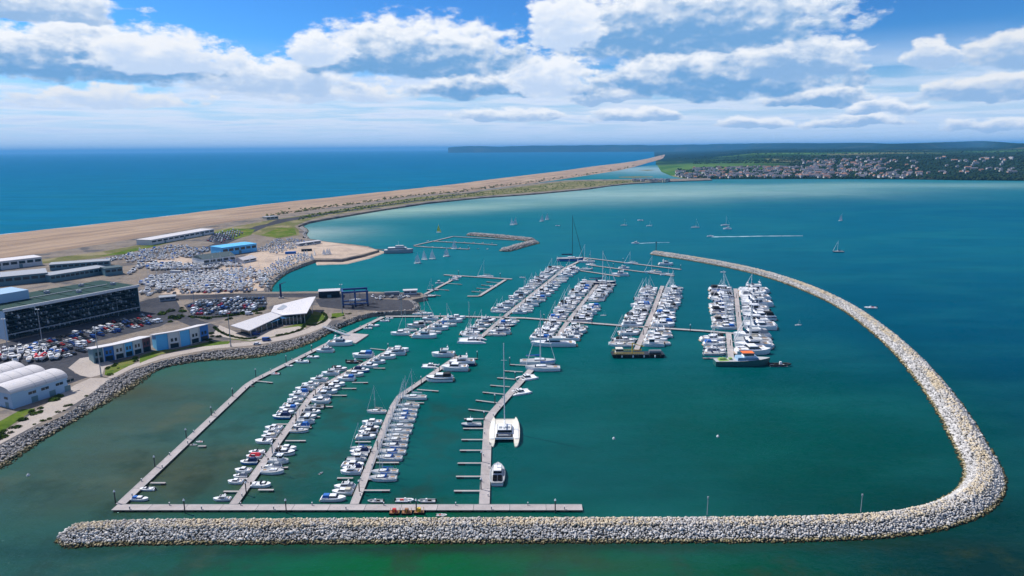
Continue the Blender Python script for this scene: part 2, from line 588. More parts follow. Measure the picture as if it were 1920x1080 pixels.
# ------------------------------------------------------------------ water
def water_mat():
    m, k = new_mat('sea_water')
    p = geo_pos(k)
    ps = k.sep(p)
    rng = k.vec('LENGTH', k.xyz(ps[0], ps[1], 0.0))
    warp = k.noise(p, 0.012, 4.0, 0.55, out=1)
    pw = k.vec('MULTIPLY_ADD', k.vec('SUBTRACT', warp, (0.5, 0.5, 0.5)), (60.0, 60.0, 0.0), p)
    warp2 = k.noise(p, 0.0016, 4.0, 0.55, out=1)
    pf = k.vec('MULTIPLY_ADD', k.vec('SUBTRACT', warp2, (0.5, 0.5, 0.5)), (500.0, 500.0, 0.0), p)
    # harbour darker nearby: depth plus painted view and lens falloff; sandy inner bay lighter
    col = k.mix(k.smooth(rng, 200.0, 420.0), (0.0, 0.074, 0.044), (0.0, 0.125, 0.094))
    col = k.mix(k.smooth(rng, 380.0, 800.0), col, (0.010, 0.160, 0.215))
    col = k.mix(k.smooth(rng, 800.0, 2600.0), col, (0.006, 0.15, 0.22))

    def zone(x, y, rx, ry, c, amt=1.0, src=None, rot=0.0):
        nonlocal col
        ctr = G(x, y)
        v = k.vec('SUBTRACT', src or pw, tuple(ctr))
        if rot:
            vr = k.n('ShaderNodeVectorRotate', rotation_type='Z_AXIS')
            k.put(vr.inputs['Vector'], v)
            vr.inputs['Angle'].default_value = -R(rot)
            v = vr.outputs[0]
        v = k.vec('MULTIPLY', v, (1.0 / rx, 1.0 / ry, 0.0))
        f = k.math('EXPONENT', k.math('MULTIPLY', k.vec('DOT_PRODUCT', v, v), -1.0))
        col = k.mix(k.math('MULTIPLY', f, amt), col, c)

    # open water outside the long breakwater: deep blue
    zone(2100, 640, 330, 420, (0.0, 0.058, 0.12), 0.95)
    zone(2150, 880, 190, 170, (0.0, 0.020, 0.040), 1.0)
    zone(1900, 400, 900, 900, (0.0, 0.085, 0.19), 0.85, pf)
    zone(1560, 880, 80, 60, (0.0, 0.050, 0.038), 0.85)
    zone(1420, 760, 110, 80, (0.0, 0.074, 0.056), 0.6)
    # weed and sand shallows, and a dark corner partly painted lens falloff
    zone(620, 1110, 150, 34, (0.0, 0.098, 0.012), 1.0)
    zone(1280, 1120, 60, 26, (0.0, 0.062, 0.020), 0.85)
    zone(1960, 1060, 80, 48, (0.0, 0.018, 0.016), 1.0)  # dark corner: deeper water, plus lens falloff painted into the colour
    zone(1040, 1045, 30, 8, (0.022, 0.050, 0.014), 0.75)
    zone(40, 1060, 70, 30, (0.010, 0.042, 0.028), 0.95)
    zone(90, 920, 75, 55, (0.028, 0.072, 0.052), 0.95)
    zone(260, 800, 58, 62, (0.058, 0.082, 0.058), 0.9)
    zone(330, 720, 48, 48, (0.055, 0.092, 0.076), 0.85)
    zone(330, 880, 40, 24, (0.062, 0.066, 0.032), 0.75)
    zone(240, 735, 26, 18, (0.070, 0.060, 0.020), 0.75)
    zone(480, 690, 50, 38, (0.035, 0.115, 0.098), 0.75)
    zone(560, 440, 85, 100, (0.30, 0.40, 0.43), 0.9)
    zone(760, 395, 420, 110, (0.26, 0.40, 0.40), 0.95, None, 32)
    zone(1150, 362, 800, 260, (0.24, 0.38, 0.42), 1.0, pf, 12)
    zone(1480, 349, 800, 170, (0.17, 0.32, 0.37), 0.95, pf)
    zone(1330, 345, 150, 50, (0.08, 0.19, 0.26), 0.6, pf)
    zone(1200, 318, 420, 900, (0.26, 0.38, 0.48), 0.9, pf, 15)
    # weed on the foot of the near breakwater and patches of it on the sandy bed
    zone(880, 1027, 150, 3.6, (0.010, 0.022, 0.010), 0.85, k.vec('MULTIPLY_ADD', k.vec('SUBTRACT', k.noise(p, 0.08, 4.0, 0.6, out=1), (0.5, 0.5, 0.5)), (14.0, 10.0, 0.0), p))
    weed = k.math('MULTIPLY', k.smooth(k.noise(p, 0.045, 6.0, 0.62), 0.48, 0.66), k.smooth(rng, 420.0, 260.0, 0.0, 0.60))
    weed = k.math('MULTIPLY', weed, k.math('MAXIMUM', k.smooth(ps[0], 20.0, -60.0, 0.12, 1.0), k.smooth(ps[1], 196.0, 186.0, 0.0, 1.0)))
    col = k.mix(weed, col, (0.020, 0.034, 0.014))
    sandy = k.math('MULTIPLY', k.smooth(k.noise(p, 0.028, 5.0, 0.6), 0.52, 0.70), k.smooth(ps[0], -50.0, -110.0, 0.0, 0.55))
    col = k.mix(k.math('MULTIPLY', sandy, k.smooth(rng, 430.0, 330.0)), col, (0.085, 0.100, 0.062))
    # the open sea beyond the shingle bank
    a, b = G(0, 462), G(1180, 315)
    nrm = Vector((-(b - a).y, (b - a).x, 0)).normalized()
    side = k.math('SUBTRACT', k.vec('DOT_PRODUCT', p, tuple(nrm)), a.dot(nrm))
    sea = k.mix(k.smooth(rng, 900.0, 6000.0), (0.004, 0.15, 0.31), (0.002, 0.13, 0.33))
    swell = k.noise(k.vec('MULTIPLY', p, (0.004, 0.012, 0.0)), 1.0, 5.0, 0.6)
    sea = k.mix(k.smooth(swell, 0.35, 0.7, 0.0, 0.5), sea, (0.002, 0.085, 0.18))
    col = k.mix(k.smooth(side, -5.0, 5.0), col, sea)
    wind = k.noise(k.vec('MULTIPLY', p, (0.006, 0.014, 0.0)), 1.0, 4.0, 0.6)
    col = k.mix(k.smooth(wind, 0.40, 0.68, 0.0, 0.42), col, k.mix(0.45, col, (0.02, 0.19, 0.21)))
    streak = k.noise(k.vec('MULTIPLY', p, (0.02, 0.06, 0.0)), 1.0, 5.0, 0.65)
    col = k.mix(k.smooth(streak, 0.4, 0.75, 0.0, 0.16), col, (0.0, 0.02, 0.03))
    h1 = k.noise(k.vec('MULTIPLY', p, (0.6, 1.0, 1.0)), 0.35, 6.0, 0.62)
    h2 = k.noise(k.vec('MULTIPLY', p, (0.5, 1.0, 1.0)), 0.05, 3.0, 0.5)
    h = k.math('MULTIPLY_ADD', h2, 1.4, h1)
    nrm_ = k.bump(h, 0.62, 0.65)
    df = k.n('ShaderNodeBsdfDiffuse')
    k.put(df.inputs['Color'], k.mix(1.0, col, (0.9, 0.9, 0.80), 'MULTIPLY'))
    k.put(df.inputs['Normal'], nrm_)
    gl = k.n('ShaderNodeBsdfGlossy')
    k.put(gl.inputs['Color'], (0.45, 0.90, 1.0))
    gl.inputs['Roughness'].default_value = 0.11
    k.put(gl.inputs['Normal'], nrm_)
    mx = k.n('ShaderNodeMixShader')
    mx.inputs[0].default_value = 0.042
    k.t.links.new(df.outputs[0], mx.inputs[1])
    k.t.links.new(gl.outputs[0], mx.inputs[2])
    o_ = k.n('ShaderNodeOutputMaterial')
    k.t.links.new(mx.outputs[0], o_.inputs[0])
    MATS['sea_water'] = m


water_mat()
mb = MB()
nseg = 96
vs = [(0, 0, 0)]
rings = [150, 400, 1000, 3000, 10000, 30000, 90000]
for rr in rings:
    vs += [(rr * math.cos(2 * math.pi * i / nseg), rr * math.sin(2 * math.pi * i / nseg), 0) for i in range(nseg)]
fs = [(0, 1 + i, 1 + (i + 1) % nseg) for i in range(nseg)]
for r_ in range(len(rings) - 1):
    o_ = 1 + r_ * nseg
    fs += [(o_ + i, o_ + nseg + i, o_ + nseg + (i + 1) % nseg, o_ + (i + 1) % nseg) for i in range(nseg)]
mb.add(vs, fs)
tag(mb.obj('water', M['sea_water']), 'blue green sea and harbour water around the marina', kind='structure')

# ------------------------------------------------------------------ low land round the marina
LAND_Z = 3.0
TOP_EDGE = [(-300, 1010), (-120, 905), (0, 838), (60, 806), (120, 779), (165, 748), (200, 716), (250, 694), (300, 678), (350, 667), (400, 658), (480, 651),
            (540, 639), (580, 627), (600, 619), (620, 611), (640, 604), (670, 593), (692, 587)]
WATER_EDGE = [(-300, 1065), (-120, 950), (0, 880), (60, 840), (120, 802), (190, 762), (250, 727), (300, 694), (350, 682), (400, 676), (480, 671),
              (540, 659), (580, 645), (600, 636), (620, 625), (640, 615), (670, 604), (694, 594)]
SHORE = TOP_EDGE + [(712, 584), (776, 582), (779, 573), (772, 562), (800, 556), (790, 549), (700, 547), (600, 546), (530, 547), (497, 547), (503, 532), (528, 511), (558, 498), (590, 487),
                    (640, 487), (680, 478), (710, 469), (690, 462), (660, 458), (620, 454), (590, 449), (567, 446), (571, 437), (566, 430), (558, 424), (578, 416),
                    (604, 411), (700, 395), (800, 380), (900, 370), (1000, 363), (1100, 354), (1140, 348), (1180, 344), (1250, 340), (1335, 337),
                    (1330, 334), (1240, 335.5), (1120, 336.5), (1060, 338), (1000, 344), (900, 357), (780, 366), (600, 392), (520, 403), (400, 421), (280, 443), (190, 458), (80, 475), (0, 485), (-400, 540)]
mb = MB()
mb.prism([G(x, y, LAND_Z) for x, y in SHORE], -2.0, LAND_Z, 0, 2.5)
ground = tag(mb.obj('ground', M['yard_gravel']), 'gravelled low land of the quay and causeway', kind='structure')


def sheet(name, px, mat, lift, z=LAND_Z, kind='structure', label=None):
    m_ = MB()
    m_.prism([G(x, y, z) for x, y in px], z - 0.3, z + lift, 0)
    return tag(m_.obj(name, M[mat]), label, kind=kind)


sheet('causeway_scrub', [(430, 430), (520, 411), (600, 399), (780, 370), (900, 359), (1000, 347), (1060, 340), (1240, 337), (1240, 339.5), (1180, 342.5), (1100, 351.5), (1000, 360.5), (900, 367.5), (800, 377), (700, 391), (600, 407), (575, 414), (552, 424), (560, 431), (562, 441), (520, 447), (480, 440)],
      'scrub', 0.03)
sheet('sand', [(300, 552), (420, 500), (480, 470), (540, 455), (600, 452), (660, 460), (690, 464), (708, 469), (680, 476), (640, 485), (590, 484), (556, 495), (526, 508), (500, 530), (494, 545), (400, 552)], 'sand', 0.05)
sheet('sand_bank', [(255, 497), (330, 480), (400, 492), (330, 505)], 'sand', 0.06)
# the sloping sandy slipway beach
mb = MB()
mb.prism([G(x, y, 0.6) for x, y in [(590, 486), (640, 486), (682, 477), (712, 469), (722, 472), (694, 483), (650, 494), (596, 496)]], -0.6, 0.6, 0, 3.0)
tag(mb.obj('slipway_beach', M['sand']), 'sandy beach beside the dinghy slipway', kind='structure')
sheet('car_park', [(-60, 690), (-60, 660), (20, 640), (262, 583), (330, 566), (345, 590), (300, 612), (180, 640), (172, 668), (135, 690), (140, 700), (168, 706), (140, 716), (60, 745)], 'asphalt', 0.04)
sheet('car_park.001', [(345, 572), (380, 561), (500, 556), (500, 580), (440, 592), (360, 592)], 'asphalt', 0.07)
sheet('road', [(262, 566), (300, 556), (420, 551), (600, 550), (700, 550), (785, 551), (790, 556), (700, 560), (600, 558), (430, 557), (330, 562), (345, 590), (410, 612), (398, 628), (330, 600), (310, 580), (262, 582)], 'asphalt', 0.055)
sheet('hoist_quay', [(590, 560), (640, 558), (770, 563), (776, 574), (774, 581), (712, 583), (640, 580), (600, 575)], 'asphalt', 0.06)
sheet('road.001', [(300, 500), (395, 470), (470, 438), (500, 425), (540, 415), (640, 398), (900, 360), (900, 358.5), (640, 395.5), (520, 412), (480, 424), (440, 440), (370, 470), (285, 498)], 'asphalt', 0.055)
sheet('car_park.002', [(385, 452), (400, 438), (440, 430), (462, 436), (440, 450), (415, 458)], 'asphalt', 0.06)
sheet('grass_verge', [(-60, 506), (0, 496), (80, 486), (190, 472), (280, 456), (400, 432), (500, 414), (520, 411), (500, 420), (420, 436), (330, 453), (230, 476), (180, 484), (80, 494), (0, 502), (-60, 512)], 'scrub', 0.06)
sheet('grass_verge', [(190, 480), (300, 455), (326, 453), (230, 477)], 'grass', 0.085)
sheet('grass_verge.001', [(400, 436), (432, 428), (478, 430), (470, 441), (440, 449), (425, 440)], 'grass', 0.065)
sheet('grass_verge.002', [(490, 441), (520, 428), (552, 427), (556, 440), (520, 446)], 'grass', 0.065)
# waterside promenade and the lawns behind it
sheet('promenade', [(-300, 1000), (-120, 893), (0, 833), (60, 801), (120, 770), (165, 742), (203, 713), (250, 690), (300, 674), (350, 663), (400, 654), (480, 647), (540, 636), (580, 624), (612, 612), (622, 600), (606, 590), (598, 604), (575, 617),
                    (540, 628), (480, 640), (400, 647), (350, 655), (300, 667), (250, 683), (222, 694), (200, 709), (170, 709), (140, 722), (100, 748), (60, 776), (0, 816), (-120, 870), (-300, 970)], 'paving', 0.07)
sheet('lawn', [(0, 812), (50, 778), (66, 766), (40, 768), (0, 790), (-120, 850), (-120, 866)], 'grass', 0.09)
sheet('lawn.001', [(205, 705), (250, 682), (258, 671), (230, 676), (198, 690), (196, 703)], 'grass', 0.09)
sheet('lawn.002', [(262, 681), (300, 665), (350, 653), (428, 645), (432, 640), (392, 641), (330, 656), (300, 655), (262, 668)], 'grass', 0.09)
sheet('lawn.003', [(432, 636), (470, 640), (540, 626), (575, 613), (570, 604), (520, 618), (440, 626), (410, 612), (406, 622)], 'grass', 0.085)
sheet('lawn.004', [(568, 606), (585, 608), (609, 599), (608, 588), (590, 584), (578, 594)], 'grass', 0.09)
sheet('lawn.005', [(622, 598), (645, 592), (645, 586), (622, 588)], 'grass', 0.09)
sheet('paved_terrace', [(398, 628), (412, 610), (450, 626), (560, 612), (575, 616), (540, 626), (470, 639), (430, 634)], 'paving', 0.1)
sheet('paved_terrace.001', [(150, 672), (176, 668), (215, 682), (196, 690), (192, 702), (170, 708), (150, 704), (128, 690)], 'paving', 0.08)

# ------------------------------------------------------------------ shingle bank
SEA_E = [(-400, 486), (0, 440), (250, 413), (480, 385), (700, 362), (780, 353.5), (850, 346), (920, 336.5), (1000, 327), (1050, 321), (1115, 311.5), (1160, 306.5), (1190, 302), (1215, 297.5), (1238, 291.5), (1250, 287), (1256, 284.5), (1248, 282.5)]
INN_E = [(-400, 546), (0, 490), (250, 451), (480, 411), (700, 380), (780, 368.5), (850, 363), (920, 353), (1000, 343), (1050, 336), (1115, 326), (1160, 319), (1190, 312.5), (1215, 305), (1240, 298.5), (1258, 291), (1266, 285), (1258, 282)]
secs = []
NI = 14
for i in range(len(SEA_E) - 1):
    for j in range(NI):
        t = j / NI
        L = lambda A: (A[i][0] + (A[i + 1][0] - A[i][0]) * t, A[i][1] + (A[i + 1][1] - A[i][1]) * t)
        s_, n_ = G(*L(SEA_E)), G(*L(INN_E))
        row = []
        for u, z in ((-0.06, -1.5), (0.0, 0.05), (0.07, 2.2), (0.14, 3.0), (0.24, 5.2), (0.38, 7.4), (0.52, 7.8), (0.7, 5.6), (0.86, 3.8), (1.0, 3.2), (1.05, -1.0)):
            pt = s_.lerp(n_, u)
            zz = z + (0.35 * math.sin(i * 3.1 + j * 0.9 + u * 9) if 0.05 < u < 0.95 else 0)
            row.append((pt.x, pt.y, zz if i < 12 else min(zz, 2.5 + 0.3 * zz)))
        secs.append(row)
mb = MB()
mb.loft(secs, cap=False)
for f_ in range(len(mb.f)):
    mb.f[f_] = tuple(reversed(mb.f[f_]))
tag(mb.obj('shingle_bank', M['shingle'], smooth=True), 'long bank of tan shingle between sea and lagoon', kind='structure')
# line of surf along the seaward foot of the bank
def surf_mat():
    m, k = new_mat('surf')
    p = geo_pos(k)
    n = k.noise(p, 0.05, 6.0, 0.7)
    k.surface(k.mix(k.smooth(n, 0.42, 0.62), (0.16, 0.34, 0.46), (0.70, 0.74, 0.76)), 0.8)
    MATS['surf'] = m
surf_mat()
rows = []
for i in range(len(SEA_E) - 2):
    for j in range(12):
        t = j / 12
        L = lambda A: (A[i][0] + (A[i + 1][0] - A[i][0]) * t, A[i][1] + (A[i + 1][1] - A[i][1]) * t)
        s_, n_ = G(*L(SEA_E)), G(*L(INN_E))
        d_ = (s_ - n_).normalized()
        w_ = 2.2 + 1.6 * math.sin(i * 2.0 + j * 1.3) + s_.length * 0.0008
        rows.append([(s_ - d_ * 2).to_tuple()[:2] + (0.06,), (s_ + d_ * w_).to_tuple()[:2] + (0.06,)])
mb = MB()
mb.loft(rows, cap=False)
tag(mb.obj('foam', M['surf']), 'thin line of white surf along the shingle bank', kind='stuff')

for px in ([(1160, 331.5), (1190, 330.5), (1222, 331), (1226, 332), (1190, 333), (1162, 332.6)], [(1196, 319), (1216, 318.2), (1228, 319), (1214, 320)]):
    m_ = MB(); m_.prism([G(x, y, 0.5) for x, y in px], -0.5, 0.5, 0, 4.0)
    tag(m_.obj('sandbank', M['scrub']), 'low bare sandbank in the lagoon', kind='structure')
# pale strand and sea wall along the inner shore of the causeway
STRAND = [(604, 411), (700, 395), (800, 380), (900, 370), (1000, 363), (1100, 354), (1140, 348), (1180, 344), (1250, 340), (1335, 337)]
rows, rows2 = [], []
for (x, y) in [(STRAND[i][0] + (STRAND[i + 1][0] - STRAND[i][0]) * t / 8, STRAND[i][1] + (STRAND[i + 1][1] - STRAND[i][1]) * t / 8) for i in range(len(STRAND) - 1) for t in range(8)]:
    a_ = G(x, y)
    dn = Vector((0.35, -1.0, 0)).normalized()
    w_ = 4 + a_.length * 0.004
    rows.append([(a_ - dn * 3).to_tuple()[:2] + (2.2,), (a_ + dn * w_).to_tuple()[:2] + (0.3,), (a_ + dn * (w_ + 4)).to_tuple()[:2] + (-0.5,)])
mb = MB()
mb.loft(rows, cap=False)
tag(mb.obj('strand', M['paving']), 'pale narrow strand on the inner shore of the causeway', kind='structure')

# ------------------------------------------------------------------ far hills and fields
def far_land_mat():
    m, k = new_mat('far_fields')
    p = geo_pos(k)
    ps = k.sep(p)
    v = k.voronoi(k.vec('MULTIPLY', p, (0.0030, 0.0020, 0.0)), 1.0)
    vs_ = k.sep(v)
    c = k.mix(k.smooth(vs_[0], 0.2, 0.9), (0.030, 0.085, 0.024), (0.085, 0.17, 0.045))
    c = k.mix(k.smooth(vs_[1], 0.80, 0.86), c, (0.26, 0.25, 0.13))
    wd = k.noise(k.vec('MULTIPLY', p, (0.0011, 0.0007, 0.0)), 1.0, 5.0, 0.6)
    c = k.mix(k.smooth(wd, 0.46, 0.54), c, (0.014, 0.036, 0.020))
    # cliff-top and woodland belt farther along the coast, dark with painted cloud shade
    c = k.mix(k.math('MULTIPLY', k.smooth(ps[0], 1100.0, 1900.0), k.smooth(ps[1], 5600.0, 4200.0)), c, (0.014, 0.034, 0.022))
    c = k.mix(k.math('MULTIPLY', k.smooth(ps[1], 5200.0, 6800.0, 0.0, 0.90), k.smooth(ps[1], 60000.0, 50000.0)), c, (0.004, 0.018, 0.016))  # far ridge: cloud shade painted in as a near-black green
    c = k.mix(k.math('MULTIPLY', k.smooth(ps[0], 1500.0, 1050.0), k.math('MULTIPLY', k.smooth(ps[1], 2900.0, 3050.0), k.smooth(ps[1], 5200.0, 4300.0))), c, k.mix(k.smooth(vs_[2], 0.3, 0.7), (0.050, 0.125, 0.030), (0.085, 0.165, 0.045)))
    fine = k.noise(p, 0.02, 4.0, 0.6)
    c = k.mix(k.smooth(fine, 0.4, 0.7, 0.0, 0.35), c, (0.02, 0.04, 0.02))
    k.surface(c, 0.95, spec=0.0)
    MATS['far_fields'] = m


far_land_mat()
SHORE_Y = [(1232, 309), (1240, 322), (1262, 331), (1290, 336), (1400, 335.6), (1500, 335.4), (1700, 336), (1800, 337.6), (1920, 338.6), (2400, 345), (2900, 352)]
SKY_Y = [(1232, 277), (1262, 275), (1290, 273), (1340, 270), (1420, 268.5), (1500, 268.3), (1640, 268), (1660, 269.3), (1720, 268.5), (1780, 266), (1840, 264.2), (1870, 266), (1920, 269), (2000, 262), (2300, 262), (2900, 262)]
ROWS = [(0.0, 0.8), (0.16, 9.0), (0.31, 20.0), (0.46, 38.0), (0.57, 51.0), (0.69, 62.0), (0.78, 71.0), (0.86, 84.0)]


def rise(x):
    """The far land is a low flat point at its lagoon end and climbs eastward."""
    return max(0.03, min(1.0, ((x - 1225) / 190.0)) ** 1.2)


cols = []
for x in list(range(1232, 1300, 8)) + list(range(1300, 2900, 16)):
    s_, c_ = interp(SHORE_Y, x), interp(SKY_Y, x)
    col_ = [G(x, s_ + 0.4, -2.0)]
    for f_, z in ROWS:
        col_.append(G(x, s_ + (c_ - s_) * f_, max(0.6, z * rise(x))))
    wob = 500 * math.sin(x * 0.011)
    far_ = math.hypot(col_[-1].x, col_[-1].y)
    ridge = at_dist(x, c_ + 0.5 * math.sin(x * 0.05) * 0.5, max(9600 + wob, far_ * 1.15))
    col_.append(col_[-1].lerp(ridge, 0.5) + Vector((0, 0, 6 + 6 * math.sin(x * 0.02))))
    col_.append(ridge)
    col_.append(Vector((ridge.x * 1.35, ridge.y * 1.35, 40)))
    cols.append([tuple(v) for v in col_])
first = [(x_ - 0.012 * y_, y_, -3.0) for x_, y_, z_ in cols[0]]
mb = MB()
mb.loft([first] + cols, cap=False)
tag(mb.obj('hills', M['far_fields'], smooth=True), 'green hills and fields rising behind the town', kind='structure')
# low coast far across the bay
cols = []
PROF = [(840, 276.5), (880, 273.6), (940, 275), (985, 273.2), (1060, 272.8), (1120, 272), (1200, 271.8), (1236, 272.4), (1300, 271), (1500, 270)]
for x in range(840, 1500, 10):
    t = at_dist(x, interp(PROF, x) + 0.35 * math.sin(x * 0.13), 24000 - (x - 840) * 8)
    b = Vector((t.x * 0.94, t.y * 0.94, -4))
    cols.append([tuple(b), tuple(b.lerp(t, 0.5) + Vector((0, 0, 25))), tuple(t), (t.x * 1.2, t.y * 1.2, 0)])
mb = MB()
mb.loft(cols, cap=False)
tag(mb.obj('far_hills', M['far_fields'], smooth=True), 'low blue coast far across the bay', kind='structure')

# ------------------------------------------------------------------ armour stone
rng = np.random.default_rng(11)


def stone_shape(seed, n=15):
    r_ = random.Random(seed)
    bm = bmesh.new()
    for _ in range(n):
        v = Vector((r_.gauss(0, 1), r_.gauss(0, 1), r_.gauss(0, 1))).normalized()
        bm.verts.new((v.x * r_.uniform(0.85, 1.15), v.y * r_.uniform(0.75, 1.0), v.z * r_.uniform(0.6, 0.85)))
    res = bmesh.ops.convex_hull(bm, input=bm.verts)
    bmesh.ops.delete(bm, geom=[e for e in res['geom_interior'] if isinstance(e, bmesh.types.BMVert)], context='VERTS')
    bmesh.ops.triangulate(bm, faces=bm.faces)
    bm.verts.ensure_lookup_table()
    V = np.array([v.co[:] for v in bm.verts])
    Fc = np.array([[v.index for v in f.verts] for f in bm.faces])
    bm.free()
    return V, Fc


SHAPES = [stone_shape(i) for i in range(10)]


def stones_mesh(name, pos, size, mat):
    """All of a bank's stones as one mesh, with a tone for each stone."""
    Vs, Fs, Ts, base = [], [], [], 0
    n = len(pos)
    ang = rng.uniform(0, 2 * math.pi, (n, 3))
    kind = rng.integers(0, len(SHAPES), n)
    for s in range(len(SHAPES)):
        idx = np.nonzero(kind == s)[0]
        if not len(idx):
            continue
        V, Fc = SHAPES[s]
        a, b, c = ang[idx, 0], ang[idx, 1] * 0.12, ang[idx, 2]
        ca, sa, cb, sb, cc, sc_ = np.cos(a), np.sin(a), np.cos(b), np.sin(b), np.cos(c), np.sin(c)
        Rm = np.empty((len(idx), 3, 3))
        Rm[:, 0, 0] = ca * cc - sa * cb * sc_; Rm[:, 0, 1] = -ca * sc_ - sa * cb * cc; Rm[:, 0, 2] = sa * sb
        Rm[:, 1, 0] = sa * cc + ca * cb * sc_; Rm[:, 1, 1] = -sa * sc_ + ca * cb * cc; Rm[:, 1, 2] = -ca * sb
        Rm[:, 2, 0] = sb * sc_; Rm[:, 2, 1] = sb * cc; Rm[:, 2, 2] = cb
        W = np.einsum('nij,vj->nvi', Rm, V) * size[idx][:, None, None] + pos[idx][:, None, :]
        Vs.append(W.reshape(-1, 3))
        off = base + np.arange(len(idx))[:, None, None] * len(V)
        Fs.append((Fc[None] + off).reshape(-1, 3))
        Ts.append(np.repeat(rng.uniform(0, 1, len(idx)), len(V)))
        base += len(idx) * len(V)
    V, Fc, T = np.concatenate(Vs), np.concatenate(Fs), np.concatenate(Ts)
    me = bpy.data.meshes.new(name)
    me.vertices.add(len(V))
    me.vertices.foreach_set('co', V.astype(np.float32).ravel())
    me.loops.add(len(Fc) * 3)
    me.loops.foreach_set('vertex_index', Fc.astype(np.int32).ravel())
    me.polygons.add(len(Fc))
    me.polygons.foreach_set('loop_start', np.arange(0, len(Fc) * 3, 3, dtype=np.int32))
    me.update(calc_edges=True)
    at_ = me.attributes.new('stone_tone', 'FLOAT', 'POINT')
    at_.data.foreach_set('value', T.astype(np.float32))
    me.materials.append(mat)
    return me


SINGLE = []
for i in range(6):
    V, Fc = SHAPES[i]
    me = bpy.data.meshes.new('stone')
    me.from_pydata(V.tolist(), [], Fc.tolist())
    me.materials.append(M['armour_stone'])
    SINGLE.append(me)


def rock_mound(name, label, line, hw, top, slope, step_fn, mat, singles=0, near_only=None):
    """A rubble bank along a centre line: core, stones and, nearest the viewer, single stones as parts."""
    base_w = hw + top * slope
    root = empty(name, line[0])
    tag(root, label, 'breakwater')
    secs, pos, size = [], [], []
    n = len(line)
    for i, p in enumerate(line):
        d = (line[min(i + 1, n - 1)] - line[max(i - 1, 0)]).normalized()
        nr = Vector((-d.y, d.x, 0))
        tip = min(1.0, min(i, n - 1 - i) * (line[1] - line[0]).length / (base_w * 0.9) + 0.12)
        t_ = top * min(1.0, tip ** 0.7)
        wscale = 0.35 + 0.65 * tip
        prof = [(-(base_w + slope * 2.0) * wscale, -2.0), (-base_w * wscale, -0.4), (-hw * wscale, t_ - 0.55), (hw * wscale, t_ - 0.55), (base_w * wscale, -0.4), ((base_w + slope * 2.0) * wscale, -2.0)]
        secs.append([tuple(p + nr * a + Vector((0, 0, z)) - line[0]) for a, z in prof])
    m_ = MB()
    m_.loft(secs, cap=True, close=True)
    m_.obj('core', M['wet_rock'], root)
    # walk the line and lay courses of stones
    acc = 0.0
    for i in range(n - 1):
        a, b = line[i], line[i + 1]
        seg = (b - a).length
        st = step_fn(a)
        acc += seg
        while acc >= st:
            acc -= st
            t = 1 - acc / seg
            p = a.lerp(b, max(0, min(1, t)))
            d = (b - a).normalized()
            nr = Vector((-d.y, d.x, 0))
            tip = min(1.0, min(i, n - 1 - i) * seg / (base_w * 0.9) + 0.12)
            t_ = top * min(1.0, tip ** 0.7)
            ws = 0.35 + 0.65 * tip
            slen = math.hypot((base_w - hw) * ws, t_)
            total = 2 * slen + 2 * hw * ws + 2 * 1.6 * st
            k_ = max(3, int(total / st))
            for q in range(k_):
                s_ = (q + random.uniform(0.1, 0.9)) / k_ * total - total / 2
                if abs(s_) <= hw * ws:
                    off, z = s_, t_
                else:
                    u = (abs(s_) - hw * ws) / slen
                    off = math.copysign(hw * ws + u * (base_w - hw) * ws, s_)
                    z = t_ * (1 - u)
                w = p + nr * off + d * random.uniform(-0.45, 0.45) * st
                pos.append((w.x - line[0].x, w.y - line[0].y, z - st * 0.30 + random.uniform(-0.12, 0.16)))
                size.append(st * random.choice((0.50, 0.58, 0.64, 0.70, 0.82, 1.08)))
    pos, size = np.array(pos), np.array(size)
    keep = np.ones(len(pos), bool)
    if singles:
        wd = pos + np.array(line[0])
        dist = np.linalg.norm(wd - np.array([0, 0, CAM_H]), axis=1)
        infr = (np.abs(wd[:, 0]) < 0.70 * wd[:, 1]) & (pos[:, 2] > 0.5) & (pos[:, 2] < top - 0.8) & (wd[:, 1] < wd[:, 1].min() + 14)
        score = np.where(infr, size / dist, 0)
        pick = np.argsort(-score)[:singles]
        keep[pick] = False
        for j, q in enumerate(pick):
            o = bpy.data.objects.new('stone', SINGLE[j % 6])
            o.location = pos[q]
            o.rotation_euler = (random.uniform(-0.4, 0.4), random.uniform(-0.4, 0.4), random.uniform(0, 6.28))
            s_ = size[q]
            o.scale = (s_, s_, s_)
            link(o, root)
    so = mesh_obj('stones', stones_mesh('stones', pos[keep], size[keep], M[mat]), root)
    tag(so, kind='stuff')
    return root


# crest of the long breakwater, surveyed along its middle at crest height
CREST = [(106, 991), (250, 984), (500, 982), (900, 980), (1300, 979), (1500, 977), (1640, 971), (1740, 957), (1810, 932), (1844, 900), (1845, 866), (1822, 822), (1790, 766), (1748, 708), (1700, 655),
         (1650, 612), (1594, 573), (1530, 542), (1460, 517), (1390, 499), (1310, 484), (1222, 470.5)]
bw_line = smooth_line([Vector((G(x, y, 3.2).x, G(x, y, 3.2).y, 0)) for x, y in CREST], 1.0)
rock_mound('rubble_breakwater', 'long curving breakwater of grey rubble stone enclosing the marina', bw_line, 1.8, 3.9, 1.28,
           lambda p: 0.63 if p.length < 300 else 0.95, 'armour_stone', 300)
br_line = smooth_line([Vector((G(x, y, 2.5).x, G(x, y, 2.5).y, 0)) for x, y in [(876, 437), (940, 442), (1003, 448.5)]], 1.5)
rock_mound('rubble_breakwater', 'short straight rubble breakwater sheltering the small dinghy basin', br_line, 3.6, 3.4, 1.4, lambda p: 1.4, 'shore_stone')
br_line = smooth_line([Vector((G(x, y, 2.5).x, G(x, y, 2.5).y, 0)) for x, y in [(1006, 450.5), (975, 459), (943, 468)]], 1.5)
